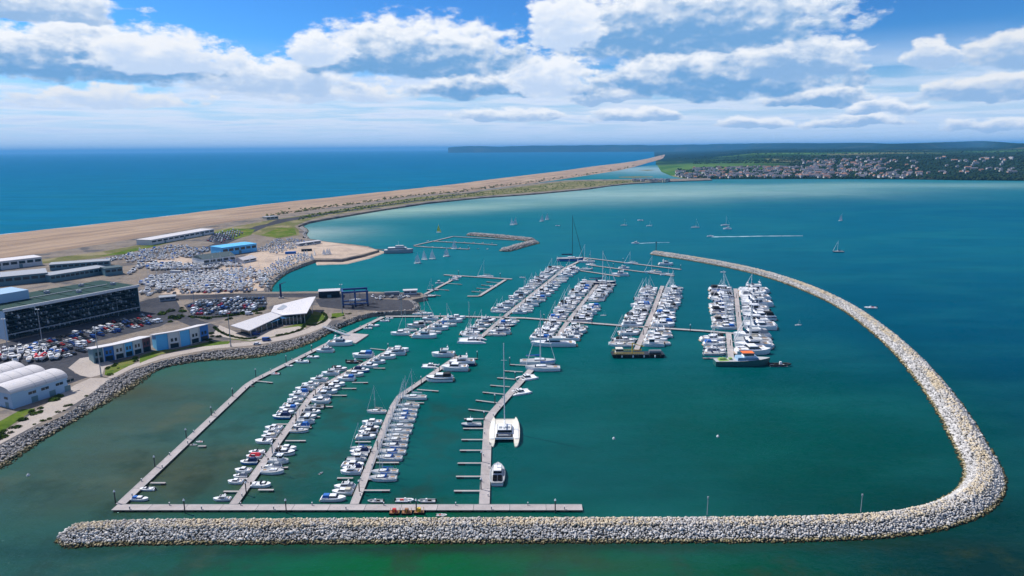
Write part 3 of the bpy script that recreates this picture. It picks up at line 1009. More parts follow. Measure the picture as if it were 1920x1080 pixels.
rock_mound('rubble_breakwater', 'stubby rubble arm angled back beside the small dinghy basin', br_line, 3.6, 3.4, 1.4, lambda p: 1.4, 'shore_stone')


def revetment(name, label, top_px, wat_px, top_z, st_fn, mat):
    """Stones thrown down a sloping shore between its upper edge and the waterline."""
    root = empty(name, G(*top_px[0], top_z))
    tag(root, label, 'revetment')
    A = smooth_line([G(x, y, top_z) for x, y in top_px], 1.0)
    B = smooth_line([G(x, y, 0) for x, y in wat_px], 1.0)
    o0 = root.location
    pos, size = [], []
    n = len(A)
    secs = []
    for i in range(n):
        b = B[min(len(B) - 1, int(i / n * len(B)))]
        a = A[i]
        secs.append([tuple(a - o0 + Vector((0, 0, -0.4))), tuple(b - o0 + Vector((0, 0, -0.6))), tuple(b + (b - a) * 0.3 - o0 + Vector((0, 0, -1.2)))])
        st = st_fn(a)
        ln = (b - a).length * 1.12
        cnt = ln / st / st
        k_ = int(cnt) + (random.random() < cnt % 1)
        for q in range(k_):
            u = random.uniform(-0.02, 1.12)
            w = a.lerp(b, u)
            pos.append((w.x - o0.x + random.uniform(-0.5, 0.5), w.y - o0.y + random.uniform(-0.5, 0.5), w.z - o0.z + random.uniform(-0.25, 0.2)))
            size.append(st * random.choice((0.5, 0.6, 0.66, 0.8)))
    m_ = MB()
    m_.loft(secs, cap=False)
    m_.obj('core', M['wet_rock'], root)
    tag(mesh_obj('stones', stones_mesh('stones', np.array(pos), np.array(size), M[mat]), root), kind='stuff')
    return root


revetment('rock_revetment', 'sloping grey rock revetment below the waterside promenade', TOP_EDGE[1:], WATER_EDGE[1:], LAND_Z, lambda p: 0.85, 'shore_stone')
revetment('rock_revetment', 'rock edge of the boat yard facing the inner basin', [(500, 545), (505, 531), (530, 510), (560, 497), (590, 486)], [(508, 549), (514, 534), (538, 514), (566, 502), (594, 490)], LAND_Z, lambda p: 1.2, 'shore_stone')
revetment('rock_revetment', 'dark rock bank of the boat hoist pier', [(700, 586), (740, 583), (774, 580), (778, 572), (768, 563)], [(702, 592), (742, 589), (778, 587), (786, 574), (776, 561)], LAND_Z, lambda p: 1.2, 'shore_stone')
revetment('rock_revetment', 'low rock point beside the far yard road', [(575, 447), (568, 440), (571, 434), (562, 427)], [(579, 448), (574, 440), (577, 433), (567, 424)], LAND_Z, lambda p: 1.4, 'shore_stone')

# ------------------------------------------------------------------ haze
def haze():
    m = bpy.data.materials.new('haze_air')
    m.use_nodes = True
    k = N(m.node_tree)
    pv = k.n('ShaderNodeVolumePrincipled')
    pv.inputs['Color'].default_value = (0.16, 0.54, 1.0, 1)
    pv.inputs['Density'].default_value = 0.000038
    pv.inputs['Anisotropy'].default_value = 0.0
    o = k.n('ShaderNodeOutputMaterial')
    k.t.links.new(pv.outputs[0], o.inputs['Volume'])
    b = MB()
    b.box(-92000, 92000, -92000, 92000, -6, 330)
    h = b.obj('haze', m)
    tag(h, 'thin blue air over land and sea', kind='stuff')


haze()
# ------------------------------------------------------------------ boats: one pattern of each kind, then copies
PROTO = {}          # code -> (object name, description, category, length, [(part, mesh, [(sub, mesh)])])


def hull_mesh(L, B, H, stern=0.85, fore=0.62, rake=0.10, bowup=1.22, mats=None, stripe=False, draft=0.35, name='hull'):
    """A moulded hull with raked stem, transom and side decks."""
    secs, deck = [], []
    st = [-0.5, -0.42, -0.25, -0.05, 0.15, 0.3, 0.4, 0.46, 0.5]
    for s in st:
        if s < 0.0:
            w = stern + (1 - stern) * math.sin((s + 0.5) * math.pi)
        else:
            u = s / 0.5
            w = max(0.015, (1 - u ** (1.0 / (1.001 - fore))))
        hb = B / 2 * w
        sh = H * (1 + (bowup - 1) * max(0, s + 0.1) / 0.6) * (0.94 if s < -0.3 else 1)
        x = s * L
        xr = x - (rake * L * (max(0, s - 0.2) / 0.3) ** 2)
        xk = (x + xr) / 2
        secs.append([(x, hb, sh), (x, hb * 0.985, sh * 0.72), ((x + xk) / 2, hb * 0.93, 0.10), (xk, hb * 0.72, -draft * 0.5), (xr, 0, -draft),
                     (xk, -hb * 0.72, -draft * 0.5), ((x + xk) / 2, -hb * 0.93, 0.10), (x, -hb * 0.985, sh * 0.72), (x, -hb, sh)])
        deck.append([(x, -hb, sh), (x, -hb * 0.5, sh + 0.03), (x, hb * 0.5, sh + 0.03), (x, hb, sh)])
    m = MB()
    m.loft(secs, 0, cap=False)
    m.f = [tuple(reversed(f)) for f in m.f]
    n9 = len(secs[0])
    for i in range(len(m.m)):
        if i % (n9 - 1) in (0, n9 - 2):
            m.m[i] = 2
    b = len(m.f)
    m.loft(deck, 1, cap=False)
    m.f[b:] = [tuple(reversed(f)) for f in m.f[b:]]
    m.add(secs[0], [tuple(range(len(secs[0])))], 0)
    return m.mesh(name, mats)


def yacht(code, desc, L=9.0, hull='gelcoat', strip='gelcoat', cover='blue_cover', mastm='alloy', hood=None, mast_k=1.22, jib='sail', tall=1.0, name='sailing_yacht'):
    B, H = L * 0.33, L * 0.105
    P = []
    P.append(('hull', hull_mesh(L, B, H, 0.72, 0.60, 0.12, 1.25, [M[hull], M['deck_grey'], M[strip]]), []))
    m = MB(); zr = H + L * 0.045
    a = (-0.10 * L, 0.26 * L, B * 0.30, B * 0.24, H, zr, 0.10 * L, 0.01 * L)
    m.frustum(*a)
    w = MB(); w.band(*a, 0.35, 0.75, 0.012)
    P.append(('coachroof', m.mesh('coachroof', M['gelcoat']), [('cabin_window', w.mesh('cabin_window', M['tinted_glass']))]))
    m = MB()
    m.box(-0.42 * L, -0.12 * L, -B * 0.22, B * 0.22, H * 0.96, H * 0.96 + 0.06, 0)
    for s in (-1, 1):
        m.box(-0.44 * L, -0.10 * L, s * B * 0.26 - 0.07, s * B * 0.26 + 0.07, H * 0.95, H + 0.25, 1)
    P.append(('cockpit', m.mesh('cockpit', [M['teak'], M['gelcoat']]), []))
    mh = L * mast_k * tall
    r = max(0.08, L * 0.0092)
    m = MB(); m.tube((0.08 * L, 0, H), (0.075 * L, 0, H + mh), r, r * 0.75, 6)
    for q in (0.45, 0.72):
        m.tube((0.08 * L, -B * 0.32, H + mh * q), (0.08 * L, B * 0.32, H + mh * q), r * 0.35, None, 4)
    rg = MB()
    for s in (-1, 1):
        rg.tube((0.07 * L, s * B * 0.46, H), (0.076 * L, 0, H + mh * 0.97), 0.022, None, 3)
    rg.tube((-0.49 * L, 0, H), (0.075 * L, 0, H + mh), 0.022, None, 3)
    P.append(('mast', m.mesh('mast', M[mastm]), [('rigging', rg.mesh('rigging', M['alloy']))]))
    m = MB(); m.tube((0.07 * L, 0, H + L * 0.13), (-0.33 * L, 0, H + L * 0.125), L * 0.011, None, 6)
    c = MB()
    pts = []
    for s in (0.065, -0.05, -0.2, -0.32):
        rr = L * (0.030 if s > 0 else 0.026 if s > -0.15 else 0.018)
        pts.append([(s * L, rr * 0.6 * math.cos(t), H + L * 0.142 + rr * math.sin(t)) for t in (0, 1.05, 2.1, 3.14, 4.2, 5.24)])
    c.loft(pts, 0, True, True)
    P.append(('boom', m.mesh('boom', M[mastm]), [('sail_cover', c.mesh('sail_cover', M[cover]))]))
    m = MB(); m.tube((0.48 * L, 0, H * 1.2 + 0.15), (0.085 * L, 0, H + mh * 0.93), L * 0.0105, L * 0.005, 5)
    P.append(('furled_jib', m.mesh('furled_jib', M[jib]), []))
    if hood:
        m = MB(); m.frustum(-0.14 * L, -0.06 * L, B * 0.27, B * 0.22, zr - 0.1, zr + L * 0.06, 0.04 * L, 0.0)
        P.append(('sprayhood', m.mesh('sprayhood', M[hood]), []))
    PROTO[code] = (name, desc, 'yacht', L, P)


def cruiser(code, desc, L=9.0, hull='gelcoat', strip='gelcoat', fly=True, canopy=None, name='motor_cruiser', cat='motor boat', lo=1.0):
    B, H = L * 0.34 * (0.72 if lo < 1 else 1), L * 0.13 * lo
    P = [('hull', hull_mesh(L, B, H, 0.92, 0.70, 0.10, 1.28, [M[hull], M['gelcoat'], M[strip]], draft=0.4), [])]
    zr = H + L * 0.115 * lo
    a = (-0.16 * L, 0.24 * L, B * 0.38, B * 0.31, H, zr, 0.14 * L, 0.02 * L)
    m = MB(); m.frustum(*a)
    w = MB(); w.band(*a, 0.34, 0.82, 0.015)
    P.append(('cabin', m.mesh('cabin', M['gelcoat']), [('window_band', w.mesh('window_band', M['tinted_glass']))]))
    m = MB(); m.frustum(0.14 * L, 0.38 * L, B * 0.24, B * 0.12, H * 1.1, H * 1.1 + L * 0.03, 0.12 * L, 0)
    P.append(('foredeck', m.mesh('foredeck', M['gelcoat']), []))
    m = MB(); m.box(-0.45 * L, -0.17 * L, -B * 0.36, B * 0.36, H * 0.94, H * 0.94 + 0.07, 0)
    m.box(-0.46 * L, -0.42 * L, -B * 0.38, B * 0.38, H * 0.93, H + 0.35, 1)
    for s in (-1, 1):
        m.box(-0.45 * L, -0.16 * L, s * B * 0.40 - 0.08, s * B * 0.40 + 0.08, H * 0.93, H + 0.32, 1)
    P.append(('cockpit', m.mesh('cockpit', [M['teak'], M['gelcoat']]), []))
    m = MB(); m.box(-0.55 * L, -0.495 * L, -B * 0.36, B * 0.36, 0.18, 0.30)
    P.append(('swim_platform', m.mesh('swim_platform', M['teak']), []))
    if fly:
        m = MB(); m.frustum(-0.22 * L, 0.09 * L, B * 0.33, B * 0.35, zr + 0.01, zr + L * 0.045, -0.03 * L, 0)
        m.box(-0.17 * L, 0.0, -B * 0.26, B * 0.26, zr + L * 0.0455, zr + L * 0.047, 1)
        w = MB(); w.frustum(0.02 * L, 0.10 * L, B * 0.27, B * 0.22, zr + L * 0.046, zr + L * 0.09, 0.06 * L, 0.04 * L)
        P.append(('flybridge', m.mesh('flybridge', [M['gelcoat'], M['deck_grey']]), [('windscreen', w.mesh('windscreen', M['tinted_glass']))]))
        m = MB()
        for s in (-1, 1):
            m.tube((-0.22 * L, s * B * 0.33, zr + L * 0.04), (-0.18 * L, s * B * 0.24, zr + L * 0.13), 0.07, None, 5)
        m.box(-0.20 * L, -0.16 * L, -B * 0.25, B * 0.25, zr + L * 0.125, zr + L * 0.14)
        m.tube((-0.18 * L, 0, zr + L * 0.14), (-0.18 * L, 0, zr + L * 0.22), 0.04, None, 4)
        P.append(('radar_arch', m.mesh('radar_arch', M['gelcoat']), []))
    if canopy:
        m = MB(); m.frustum(-0.45 * L, (0.30 if canopy == 'red_cover' else -0.14) * L, B * (0.42 if canopy == 'red_cover' else 0.38), B * (0.12 if canopy == 'red_cover' else 0.30), H + 0.1, zr + L * (0.06 if canopy == 'red_cover' else 0.02), (0.15 if canopy == 'red_cover' else 0.02) * L, 0.06 * L)
        P.append(('canopy', m.mesh('canopy', M[canopy]), []))
    PROTO[code] = (name, desc, cat, L, P)


def sportsboat(code, desc, L=6.5, hull='gelcoat', strip='gelcoat', canopy=None, outboard=True, cabin=True):
    B, H = L * 0.36, L * 0.125
    P = [('hull', hull_mesh(L, B, H, 0.92, 0.72, 0.12, 1.18, [M[hull], M['gelcoat'], M[strip]], draft=0.3), [])]
    if cabin:
        a = (-0.02 * L, 0.34 * L, B * 0.33, B * 0.24, H * 1.02, H + L * 0.075, 0.18 * L, 0)
        m = MB(); m.frustum(*a)
        w = MB(); w.band(*a, 0.35, 0.8, 0.012)
        P.append(('cuddy_cabin', m.mesh('cuddy_cabin', M['gelcoat']), [('cabin_window', w.mesh('cabin_window', M['tinted_glass']))]))
    m = MB(); m.frustum(-0.04 * L, 0.06 * L, B * 0.36, B * 0.30, H + (L * 0.05 if cabin else 0.02), H + L * 0.14, 0.07 * L, 0.02 * L)
    P.append(('windscreen', m.mesh('windscreen', M['tinted_glass']), []))
    m = MB(); m.box(-0.42 * L, -0.05 * L, -B * 0.33, B * 0.33, H * 0.95, H * 0.95 + 0.06, 0)
    for s in (-1, 1):
        m.box(-0.44 * L, -0.03 * L, s * B * 0.39 - 0.06, s * B * 0.39 + 0.06, H * 0.93, H + 0.18, 1)
    m.box(-0.40 * L, -0.30 * L, -B * 0.28, B * 0.28, H, H + 0.35, 1)
    P.append(('cockpit', m.mesh('cockpit', [M['deck_grey'], M['gelcoat']]), []))
    if canopy:
        m = MB(); m.frustum(-0.43 * L, 0.02 * L, B * 0.40, B * 0.24, H + 0.1, H + L * 0.17, 0.10 * L, 0.10 * L)
        P.append(('canopy', m.mesh('canopy', M[canopy]), []))
    if outboard:
        m = MB(); m.frustum(-0.57 * L, -0.49 * L, 0.2, 0.16, H * 0.5, H + 0.5, 0.03, 0.08)
        m.box(-0.53 * L, -0.51 * L, -0.06, 0.06, -0.3, H * 0.6)
        P.append(('outboard_motor', m.mesh('outboard_motor', M['carbon']), []))
    PROTO[code] = ('sports_boat', desc, 'motor boat', L, P)


def pilot_boat(code, desc, L=7.5, hull='gelcoat', house='gelcoat', strip='gelcoat'):
    B, H = L * 0.34, L * 0.12
    P = [('hull', hull_mesh(L, B, H, 0.9, 0.72, 0.08, 1.35, [M[hull], M['deck_grey'], M[strip]]), [])]
    a = (-0.04 * L, 0.22 * L, B * 0.34, B * 0.30, H, H + L * 0.24, 0.03 * L, 0.0)
    m = MB(); m.frustum(*a); m.box(-0.08 * L, 0.22 * L, -B * 0.34, B * 0.34, H + L * 0.241, H + L * 0.255)
    w = MB(); w.band(*a, 0.5, 0.88, 0.015)
    P.append(('wheelhouse', m.mesh('wheelhouse', M[house]), [('window_band', w.mesh('window_band', M['tinted_glass']))]))
    m = MB(); m.box(-0.45 * L, -0.05 * L, -B * 0.34, B * 0.34, H * 0.95, H * 0.95 + 0.06, 0)
    for s in (-1, 1):
        m.box(-0.47 * L, -0.04 * L, s * B * 0.41 - 0.06, s * B * 0.41 + 0.06, H * 0.9, H + 0.3, 1)
    P.append(('work_deck', m.mesh('work_deck', [M['deck_grey'], M['gelcoat']]), []))
    m = MB(); m.tube((0.05 * L, 0, H + L * 0.25), (0.03 * L, 0, H + L * 0.48), 0.05, None, 4)
    m.box(0.02 * L, 0.05 * L, -0.35, 0.35, H + L * 0.34, H + L * 0.36)
    P.append(('aerial_mast', m.mesh('aerial_mast', M['alloy']), []))
    m = MB(); m.frustum(-0.56 * L, -0.49 * L, 0.2, 0.16, H * 0.5, H + 0.5, 0.03, 0.08)
    P.append(('outboard_motor', m.mesh('outboard_motor', M['carbon']), []))
    PROTO[code] = ('pilothouse_boat', desc, 'fishing boat', L, P)


def rib(code, desc, L=6.0, tube='grey_tube', seat='black_cover'):
    B = L * 0.36
    m = MB(); r = L * 0.042
    path = [(-0.5 * L, 0.42 * B), (0.15 * L, 0.44 * B), (0.36 * L, 0.30 * B), (0.5 * L, 0.0), (0.36 * L, -0.30 * B), (0.15 * L, -0.44 * B), (-0.5 * L, -0.42 * B)]
    for (ax, ay), (bx, by) in zip(path, path[1:]):
        m.tube((ax, ay, 0.42 + (0.12 if ax > 0.3 * L else 0)), (bx, by, 0.42 + (0.12 if bx > 0.3 * L else 0)), r, None, 8)
    P = [('tube', m.mesh('tube', M[tube]), [])]
    m = MB(); m.frustum(-0.48 * L, 0.42 * L, B * 0.36, B * 0.36, -0.2, 0.32, 0.2 * L, 0)
    P.append(('floor', m.mesh('floor', M['deck_grey']), []))
    m = MB(); m.frustum(-0.02 * L, 0.12 * L, B * 0.17, B * 0.13, 0.3, 1.25, 0.3, 0, 0); m.box(-0.26 * L, -0.06 * L, -B * 0.14, B * 0.14, 0.3, 0.85, 1)
    P.append(('console', m.mesh('console', [M['gelcoat'], M[seat]]), []))
    m = MB(); m.frustum(-0.57 * L, -0.48 * L, 0.2, 0.15, 0.3, 1.15, 0.03, 0.08)
    P.append(('outboard_motor', m.mesh('outboard_motor', M['carbon']), []))
    PROTO[code] = ('inflatable_boat', desc, 'dinghy', L, P)


def catamaran(code, desc, L, B, mast_h, deckm='cream_gelcoat', cabin=True, name='catamaran', cat='catamaran', cab=0.065):
    P = []
    H = L * 0.075
    for s in (-1, 1):
        secs = []
        for t, w, z, inn in ((-0.5, 0.25, 0.25, 0), (-0.44, 0.7, 0.6, 0), (-0.3, 1, 1, 0), (0.0, 1.08, 1.0, 0), (0.25, 0.9, 1.05, 0), (0.42, 0.5, 1.1, 0), (0.5, 0.05, 1.12, 0)):
            hb = B * 0.095 * w
            yc = s * (B * 0.5 - B * 0.10) - s * (0.10 * B * max(0, abs(t) - 0.15) ** 1.4)
            secs.append([(t * L, yc - hb, -0.3), (t * L, yc + hb, -0.3), (t * L, yc + hb, H * z), (t * L, yc - hb, H * z)])
        m = MB(); m.loft(secs, 0, True, True)
        P.append(('hull', m.mesh('hull', M[deckm]), []))
        d = MB(); d.frustum(-0.34 * L, 0.34 * L, B * 0.065, B * 0.05, H * 1.0, H * 1.12, 0.05 * L, 0.05 * L, 0, s * B * 0.395)
        P.append(('side_deck', d.mesh('side_deck', M['gelcoat']), []))
    m = MB(); m.box(-0.30 * L, 0.22 * L, -B * 0.33, B * 0.33, H * 0.55, H * 0.98)
    P.append(('bridge_deck', m.mesh('bridge_deck', M['gelcoat']), []))
    m = MB(); m.box(0.22 * L, 0.43 * L, -B * 0.33, B * 0.33, H * 0.88, H * 0.92); m.box(0.425 * L, 0.44 * L, -B * 0.36, B * 0.36, H * 0.85, H)
    P.append(('trampoline', m.mesh('trampoline', M[deckm]), []))
    if cabin:
        a = (-0.16 * L, 0.17 * L, B * 0.26, B * 0.21, H * 0.98, H * 0.98 + L * cab, 0.08 * L, 0.01 * L)
        m = MB(); m.frustum(*a)
        w = MB(); w.band(*a, 0.3, 0.85, 0.03)
        P.append(('cabin', m.mesh('cabin', M['gelcoat']), [('window_band', w.mesh('window_band', M['tinted_glass']))]))
        m = MB()
        for q in (-0.5, 0, 0.5):
            m.box(-0.10 * L, -0.03 * L, q * B * 0.26 - B * 0.05, q * B * 0.26 + B * 0.05, H * 0.98 + L * (cab + 0.001), H * 0.98 + L * (cab + 0.005))
        P.append(('solar_panel', m.mesh('solar_panel', M['grey_hull']), []))
        m = MB(); m.box(-0.29 * L, -0.17 * L, -B * 0.27, B * 0.27, H * 0.985, H * 1.06); m.box(-0.27 * L, -0.24 * L, -B * 0.2, B * 0.2, H * 1.06, H * 1.3, 1)
        P.append(('aft_cockpit', m.mesh('aft_cockpit', [M['black_cover'], M['grey_cover']]), []))
    if mast_h:
        r = max(0.12, L * 0.009)
        m = MB(); m.tube((0.09 * L, 0, H), (0.08 * L, 0, H + mast_h), r, r * 0.8, 6)
        for q in (0.35, 0.6, 0.8):
            m.tube((0.085 * L, -B * 0.1, H + mast_h * q), (0.085 * L, B * 0.1, H + mast_h * q), r * 0.35, None, 4)
        P.append(('mast', m.mesh('mast', M['alloy']), []))
        m = MB(); m.tube((0.08 * L, 0, H + L * 0.12), (-0.22 * L, 0, H + L * 0.12), L * 0.013, None, 6)
        P.append(('boom', m.mesh('boom', M['gelcoat']), []))
    PROTO[code] = (name, desc, cat, L, P)


def sail_dinghy(code, desc, L=4.8, sail='sail', hull='gelcoat'):
    B, H = L * 0.34, 0.45
    P = [('hull', hull_mesh(L, B, H, 0.8, 0.6, 0.06, 1.1, [M[hull], M['deck_grey'], M[hull]], draft=0.15), [])]
    m = MB(); m.tube((0.12 * L, 0, H), (0.06 * L, 0, H + 1.55 * L), 0.06, 0.04, 5)
    P.append(('mast', m.mesh('mast', M['alloy']), []))
    m = MB()
    for side in (0.0,):
        A_, B_, C_ = (0.10 * L, 0.02, H + 0.5), (-0.45 * L, 0.35, H + 0.5), (0.06 * L, 0.02, H + 1.5 * L)
        md = (-0.30 * L, 0.50, H + 0.75 * L)
        m.add([A_, B_, md, C_, (0.04 * L, 0.30, H + 0.7 * L)], [(0, 1, 4), (1, 2, 4), (2, 3, 4), (3, 0, 4)])
    P.append(('mainsail', m.mesh('mainsail', M[sail]), []))
    m = MB(); m.add([(0.48 * L, 0, H + 0.1), (0.14 * L, 0.3, H + 0.4), (0.10 * L, 0.02, H + 1.15 * L), (0.25 * L, 0.25, H + 0.45 * L)], [(0, 1, 3), (1, 2, 3), (2, 0, 3)])
    P.append(('jib', m.mesh('jib', M[sail]), []))
    PROTO[code] = ('sailing_dinghy', desc, 'dinghy', L, P)


yacht('s1', 'white yacht with blue sail cover', hood='blue_cover')
yacht('s2', 'white yacht with cream sail cover', cover='cream_cover', hood='cream_cover')
yacht('s3', 'navy hulled yacht', hull='navy_hull', strip='navy_hull', cover='navy_cover', hood='navy_cover')
yacht('s4', 'white yacht with grey sail cover', cover='grey_cover', mast_k=1.32)
yacht('s5', 'white yacht with navy sail cover', cover='navy_cover', strip='navy_hull', hood='navy_cover', mast_k=1.12)
yacht('s6', 'plain white yacht with bare decks', cover='sail', mast_k=1.05)
cruiser('m1', 'white flybridge cruiser')
cruiser('m2', 'navy hulled flybridge cruiser', hull='navy_hull', strip='gelcoat')
cruiser('m3', 'white flybridge cruiser with grey canopy', canopy='grey_cover')
cruiser('c1', 'low white sports cruiser', fly=False)
cruiser('c2', 'white sports cruiser with blue canopy', fly=False, canopy='blue_cover')
cruiser('c3', 'white sports cruiser with black canopy', fly=False, canopy='black_cover', strip='navy_hull')
cruiser('c4', 'cream sports cruiser with cream canopy', fly=False, canopy='cream_cover', hull='cream_gelcoat')
cruiser('c5', 'white cruiser under bright red cover', fly=False, canopy='red_cover')
sportsboat('o1', 'small white sports boat')
sportsboat('o2', 'small blue hulled sports boat', hull='blue_hull', strip='gelcoat', canopy='navy_cover')
sportsboat('o3', 'small white sports boat with blue cover', canopy='blue_cover')
sportsboat('o4', 'small open white boat', cabin=False)
sportsboat('o5', 'small white sports boat with grey cover', canopy='grey_cover')
pilot_boat('p1', 'white pilothouse fishing boat')
pilot_boat('p2', 'blue hulled pilothouse fishing boat', hull='blue_hull')
pilot_boat('p3', 'dark hulled pilothouse fishing boat', hull='navy_hull')
rib('r1', 'grey inflatable boat')
rib('r2', 'black inflatable boat', tube='rubber')
rib('r3', 'white and red inflatable boat', tube='gelcoat', seat='red')
catamaran('k1', 'white sailing catamaran', 11.5, 6.0, 15.5, 'gelcoat')
catamaran('k2', 'white motor catamaran', 10.5, 6.0, 0, 'gelcoat', cab=0.13)
catamaran('kb', 'huge cream and white sailing catamaran', 25.0, 12.0, 35.0, 'cream_gelcoat')
sail_dinghy('d1', 'dinghy under full white sail')
sail_dinghy('d2', 'dinghy under a yellow sail', sail='yellow_sail')
yacht('sb', 'big white ocean yacht with very tall masts', L=17, cover='blue_cover', mast_k=1.42)
yacht('si', 'dark blue racing yacht with a tall black mast', L=18, hull='blue_hull', strip='navy_hull', cover='navy_cover', mastm='carbon', jib='carbon', mast_k=1.6)
cruiser('my', 'long white motor yacht', L=24, lo=0.62)

_u = ['first', 'second', 'third', 'fourth', 'fifth', 'sixth', 'seventh', 'eighth', 'ninth']
ORD = _u + ['tenth', 'eleventh', 'twelfth', 'thirteenth', 'fourteenth', 'fifteenth', 'sixteenth', 'seventeenth', 'eighteenth', 'nineteenth']
for _t, _th in (('twenty', 'twentieth'), ('thirty', 'thirtieth'), ('forty', 'fortieth'), ('fifty', 'fiftieth'), ('sixty', 'sixtieth')):
    ORD += [_th] + [f'{_t}-{q}' for q in _u]


def put_boat(code, loc, heading, length, label, group=None, heel=0.0, fine=True):
    nm, desc, cat, L, P = PROTO[code]
    s = length / L
    root = empty(nm, loc, heading, s)
    if heel:
        root.rotation_euler[0] = heel
    tag(root, label, cat, group)
    for pn, me, subs in P:
        p = mesh_obj(pn, me, root)
        for sn, sm in subs:
            if fine or sn != 'rigging':
                mesh_obj(sn, sm, p)
    return root


def depth_of(p):
    return (p - Vector((0, 0, CAM_H))).dot(F0)


def boat_px(code, x0, x1, y, label, group=None, out=1, yaw=0.0, heel=0.0):
    """A boat lying along the view's horizontal between x0 and x1 at row y; bow to the right when out = 1."""
    c = G((x0 + x1) / 2, y)
    ln = abs(x1 - x0) / FPX * depth_of(c)
    a, b = G(x0, y), G(x1, y)
    hd = math.atan2((b - a).y, (b - a).x) + (0 if out > 0 else math.pi) + yaw
    r0 = put_boat(code, c, hd, ln, label, group, heel, c.length < 330)
    if c.length > 330 and code[0] == 's' and len(code) == 2 and code[1].isdigit():
        r0.scale.z *= 0.80
    return r0


# ------------------------------------------------------------------ pontoons
PZ = 0.75


def pontoon(name, label, px, width, fingers=(), piles=(), sec=11.0, ped=0.0):
    pts = [G(x, y, PZ) for x, y in px]
    root = empty(name, (pts[0].x, pts[0].y, 0))
    tag(root, label, 'pontoon')
    o0 = Vector((pts[0].x, pts[0].y, 0))
    for a, b in zip(pts, pts[1:]):
        ln = (b - a).length
        d = (b - a).normalized()
        ang = math.atan2(d.y, d.x)
        n = max(1, round(ln / sec))
        l1 = ln / n
        m = MB()
        h = l1 / 2 - 0.07
        m.box(-h, h, -width / 2, width / 2, PZ - 0.14, PZ, 0)
        for s in (-1, 1):
            m.box(-h, h, s * width / 2 - 0.12, s * width / 2 + 0.12, PZ - 0.16, PZ + 0.05, 1)
        for q in (-0.33, 0, 0.33):
            m.box(q * l1 - l1 * 0.12, q * l1 + l1 * 0.12, -width * 0.46, width * 0.46, -0.35, PZ - 0.15, 2)
        me = m.mesh('deck_section', [M['deck_pontoon'], M['concrete'], M['timber_fender']])
        for i in range(n):
            c = a + d * (l1 * (i + 0.5)) - o0
            mesh_obj('deck_section', me, root, (c.x, c.y, 0), ang)
            if ped and (i + 1) % 1 == 0:
                pm = MB()
                nr = Vector((-d.y, d.x, 0)) * (width * 0.36) * (1 if i % 2 else -1)
                pm.box(-0.14, 0.14, -0.14, 0.14, PZ + 0.01, PZ + 1.0, 0)
                pm.box(-0.16, 0.16, -0.16, 0.16, PZ + 1.0, PZ + 1.12, 1)
                pm.obj('service_pedestal', [M['steel_grey'], M['white_paint']], root, (c.x + nr.x, c.y + nr.y, 0), ang)
    for f in fingers:
        x0, x1, y = f[:3]
        y1 = f[3] if len(f) > 3 else y
        a, b = G(x0, y, PZ), G(x1, y1, PZ)
        d = (b - a)
        ln, ang = d.length, math.atan2(d.y, d.x)
        m = MB()
        m.box(0, ln, -0.42, 0.42, PZ - 0.12, PZ - 0.02, 0)
        for s in (-1, 1):
            m.box(0, ln, s * 0.42 - 0.06, s * 0.42 + 0.06, PZ - 0.14, PZ + 0.01, 1)
        m.box(ln * 0.72, ln * 0.98, -0.40, 0.40, -0.3, PZ - 0.13, 2)
        m.obj('finger', [M['deck_pontoon'], M['concrete'], M['timber_fender']], root, (a - o0).to_tuple()[:2] + (0,), ang)
    for (x, y) in piles:
        c = G(x, y, 0) - o0
        pile_mesh = PILE
        p = mesh_obj('pile', PILE, root, (c.x, c.y, 0))
        mesh_obj('pile_cap', PILE_CAP, p)
    return root


_m = MB(); _m.tube((0, 0, -1.5), (0, 0, 4.6), 0.20, None, 8); PILE = _m.mesh('pile', M['pile_steel'])
_m = MB(); _m.tube((0, 0, 4.6), (0, 0, 4.75), 0.36, 0.36, 8); _m.tube((0, 0, 4.75), (0, 0, 5.35), 0.36, 0.05, 8); PILE_CAP = _m.mesh('pile_cap', M['white_paint'])


def edge_x(axis, y):
    """x of a pontoon's middle at row y (axis listed from near to far)."""
    ax = sorted(axis, key=lambda p: p[1])
    return interp(ax, y, axis=1)


def arm(axis, width, side, rows, arm_name, group, gap=2.5, beamy=1.0):
    """Boats along one side of a pontoon arm: rows of (y, length, code, bow out)."""
    sgn = 1 if side == 'seaward' else -1
    rows = sorted(rows, key=lambda r: -r[0])
    for i, (y, ln, code, out) in enumerate(rows):
        xe = edge_x(axis, y)
        dp = depth_of(G(xe, y))
        hw = width / 2 / dp * FPX * 1.25
        x0 = xe + sgn * (hw + gap)
        x1 = x0 + sgn * ln
        lab = f'{PROTO[code][1]}, {ORD[i]} from near end, {side} side of {arm_name}'
        o = boat_px(code, min(x0, x1), max(x0, x1), y + 1.0, lab, group, sgn * out, R(random.uniform(-3.5, 3.5)))
        if beamy != 1.0:
            q = beamy * random.uniform(0.94, 1.08)
            o.scale = (o.scale.x * 1.1, o.scale.y * q, o.scale.z * q)


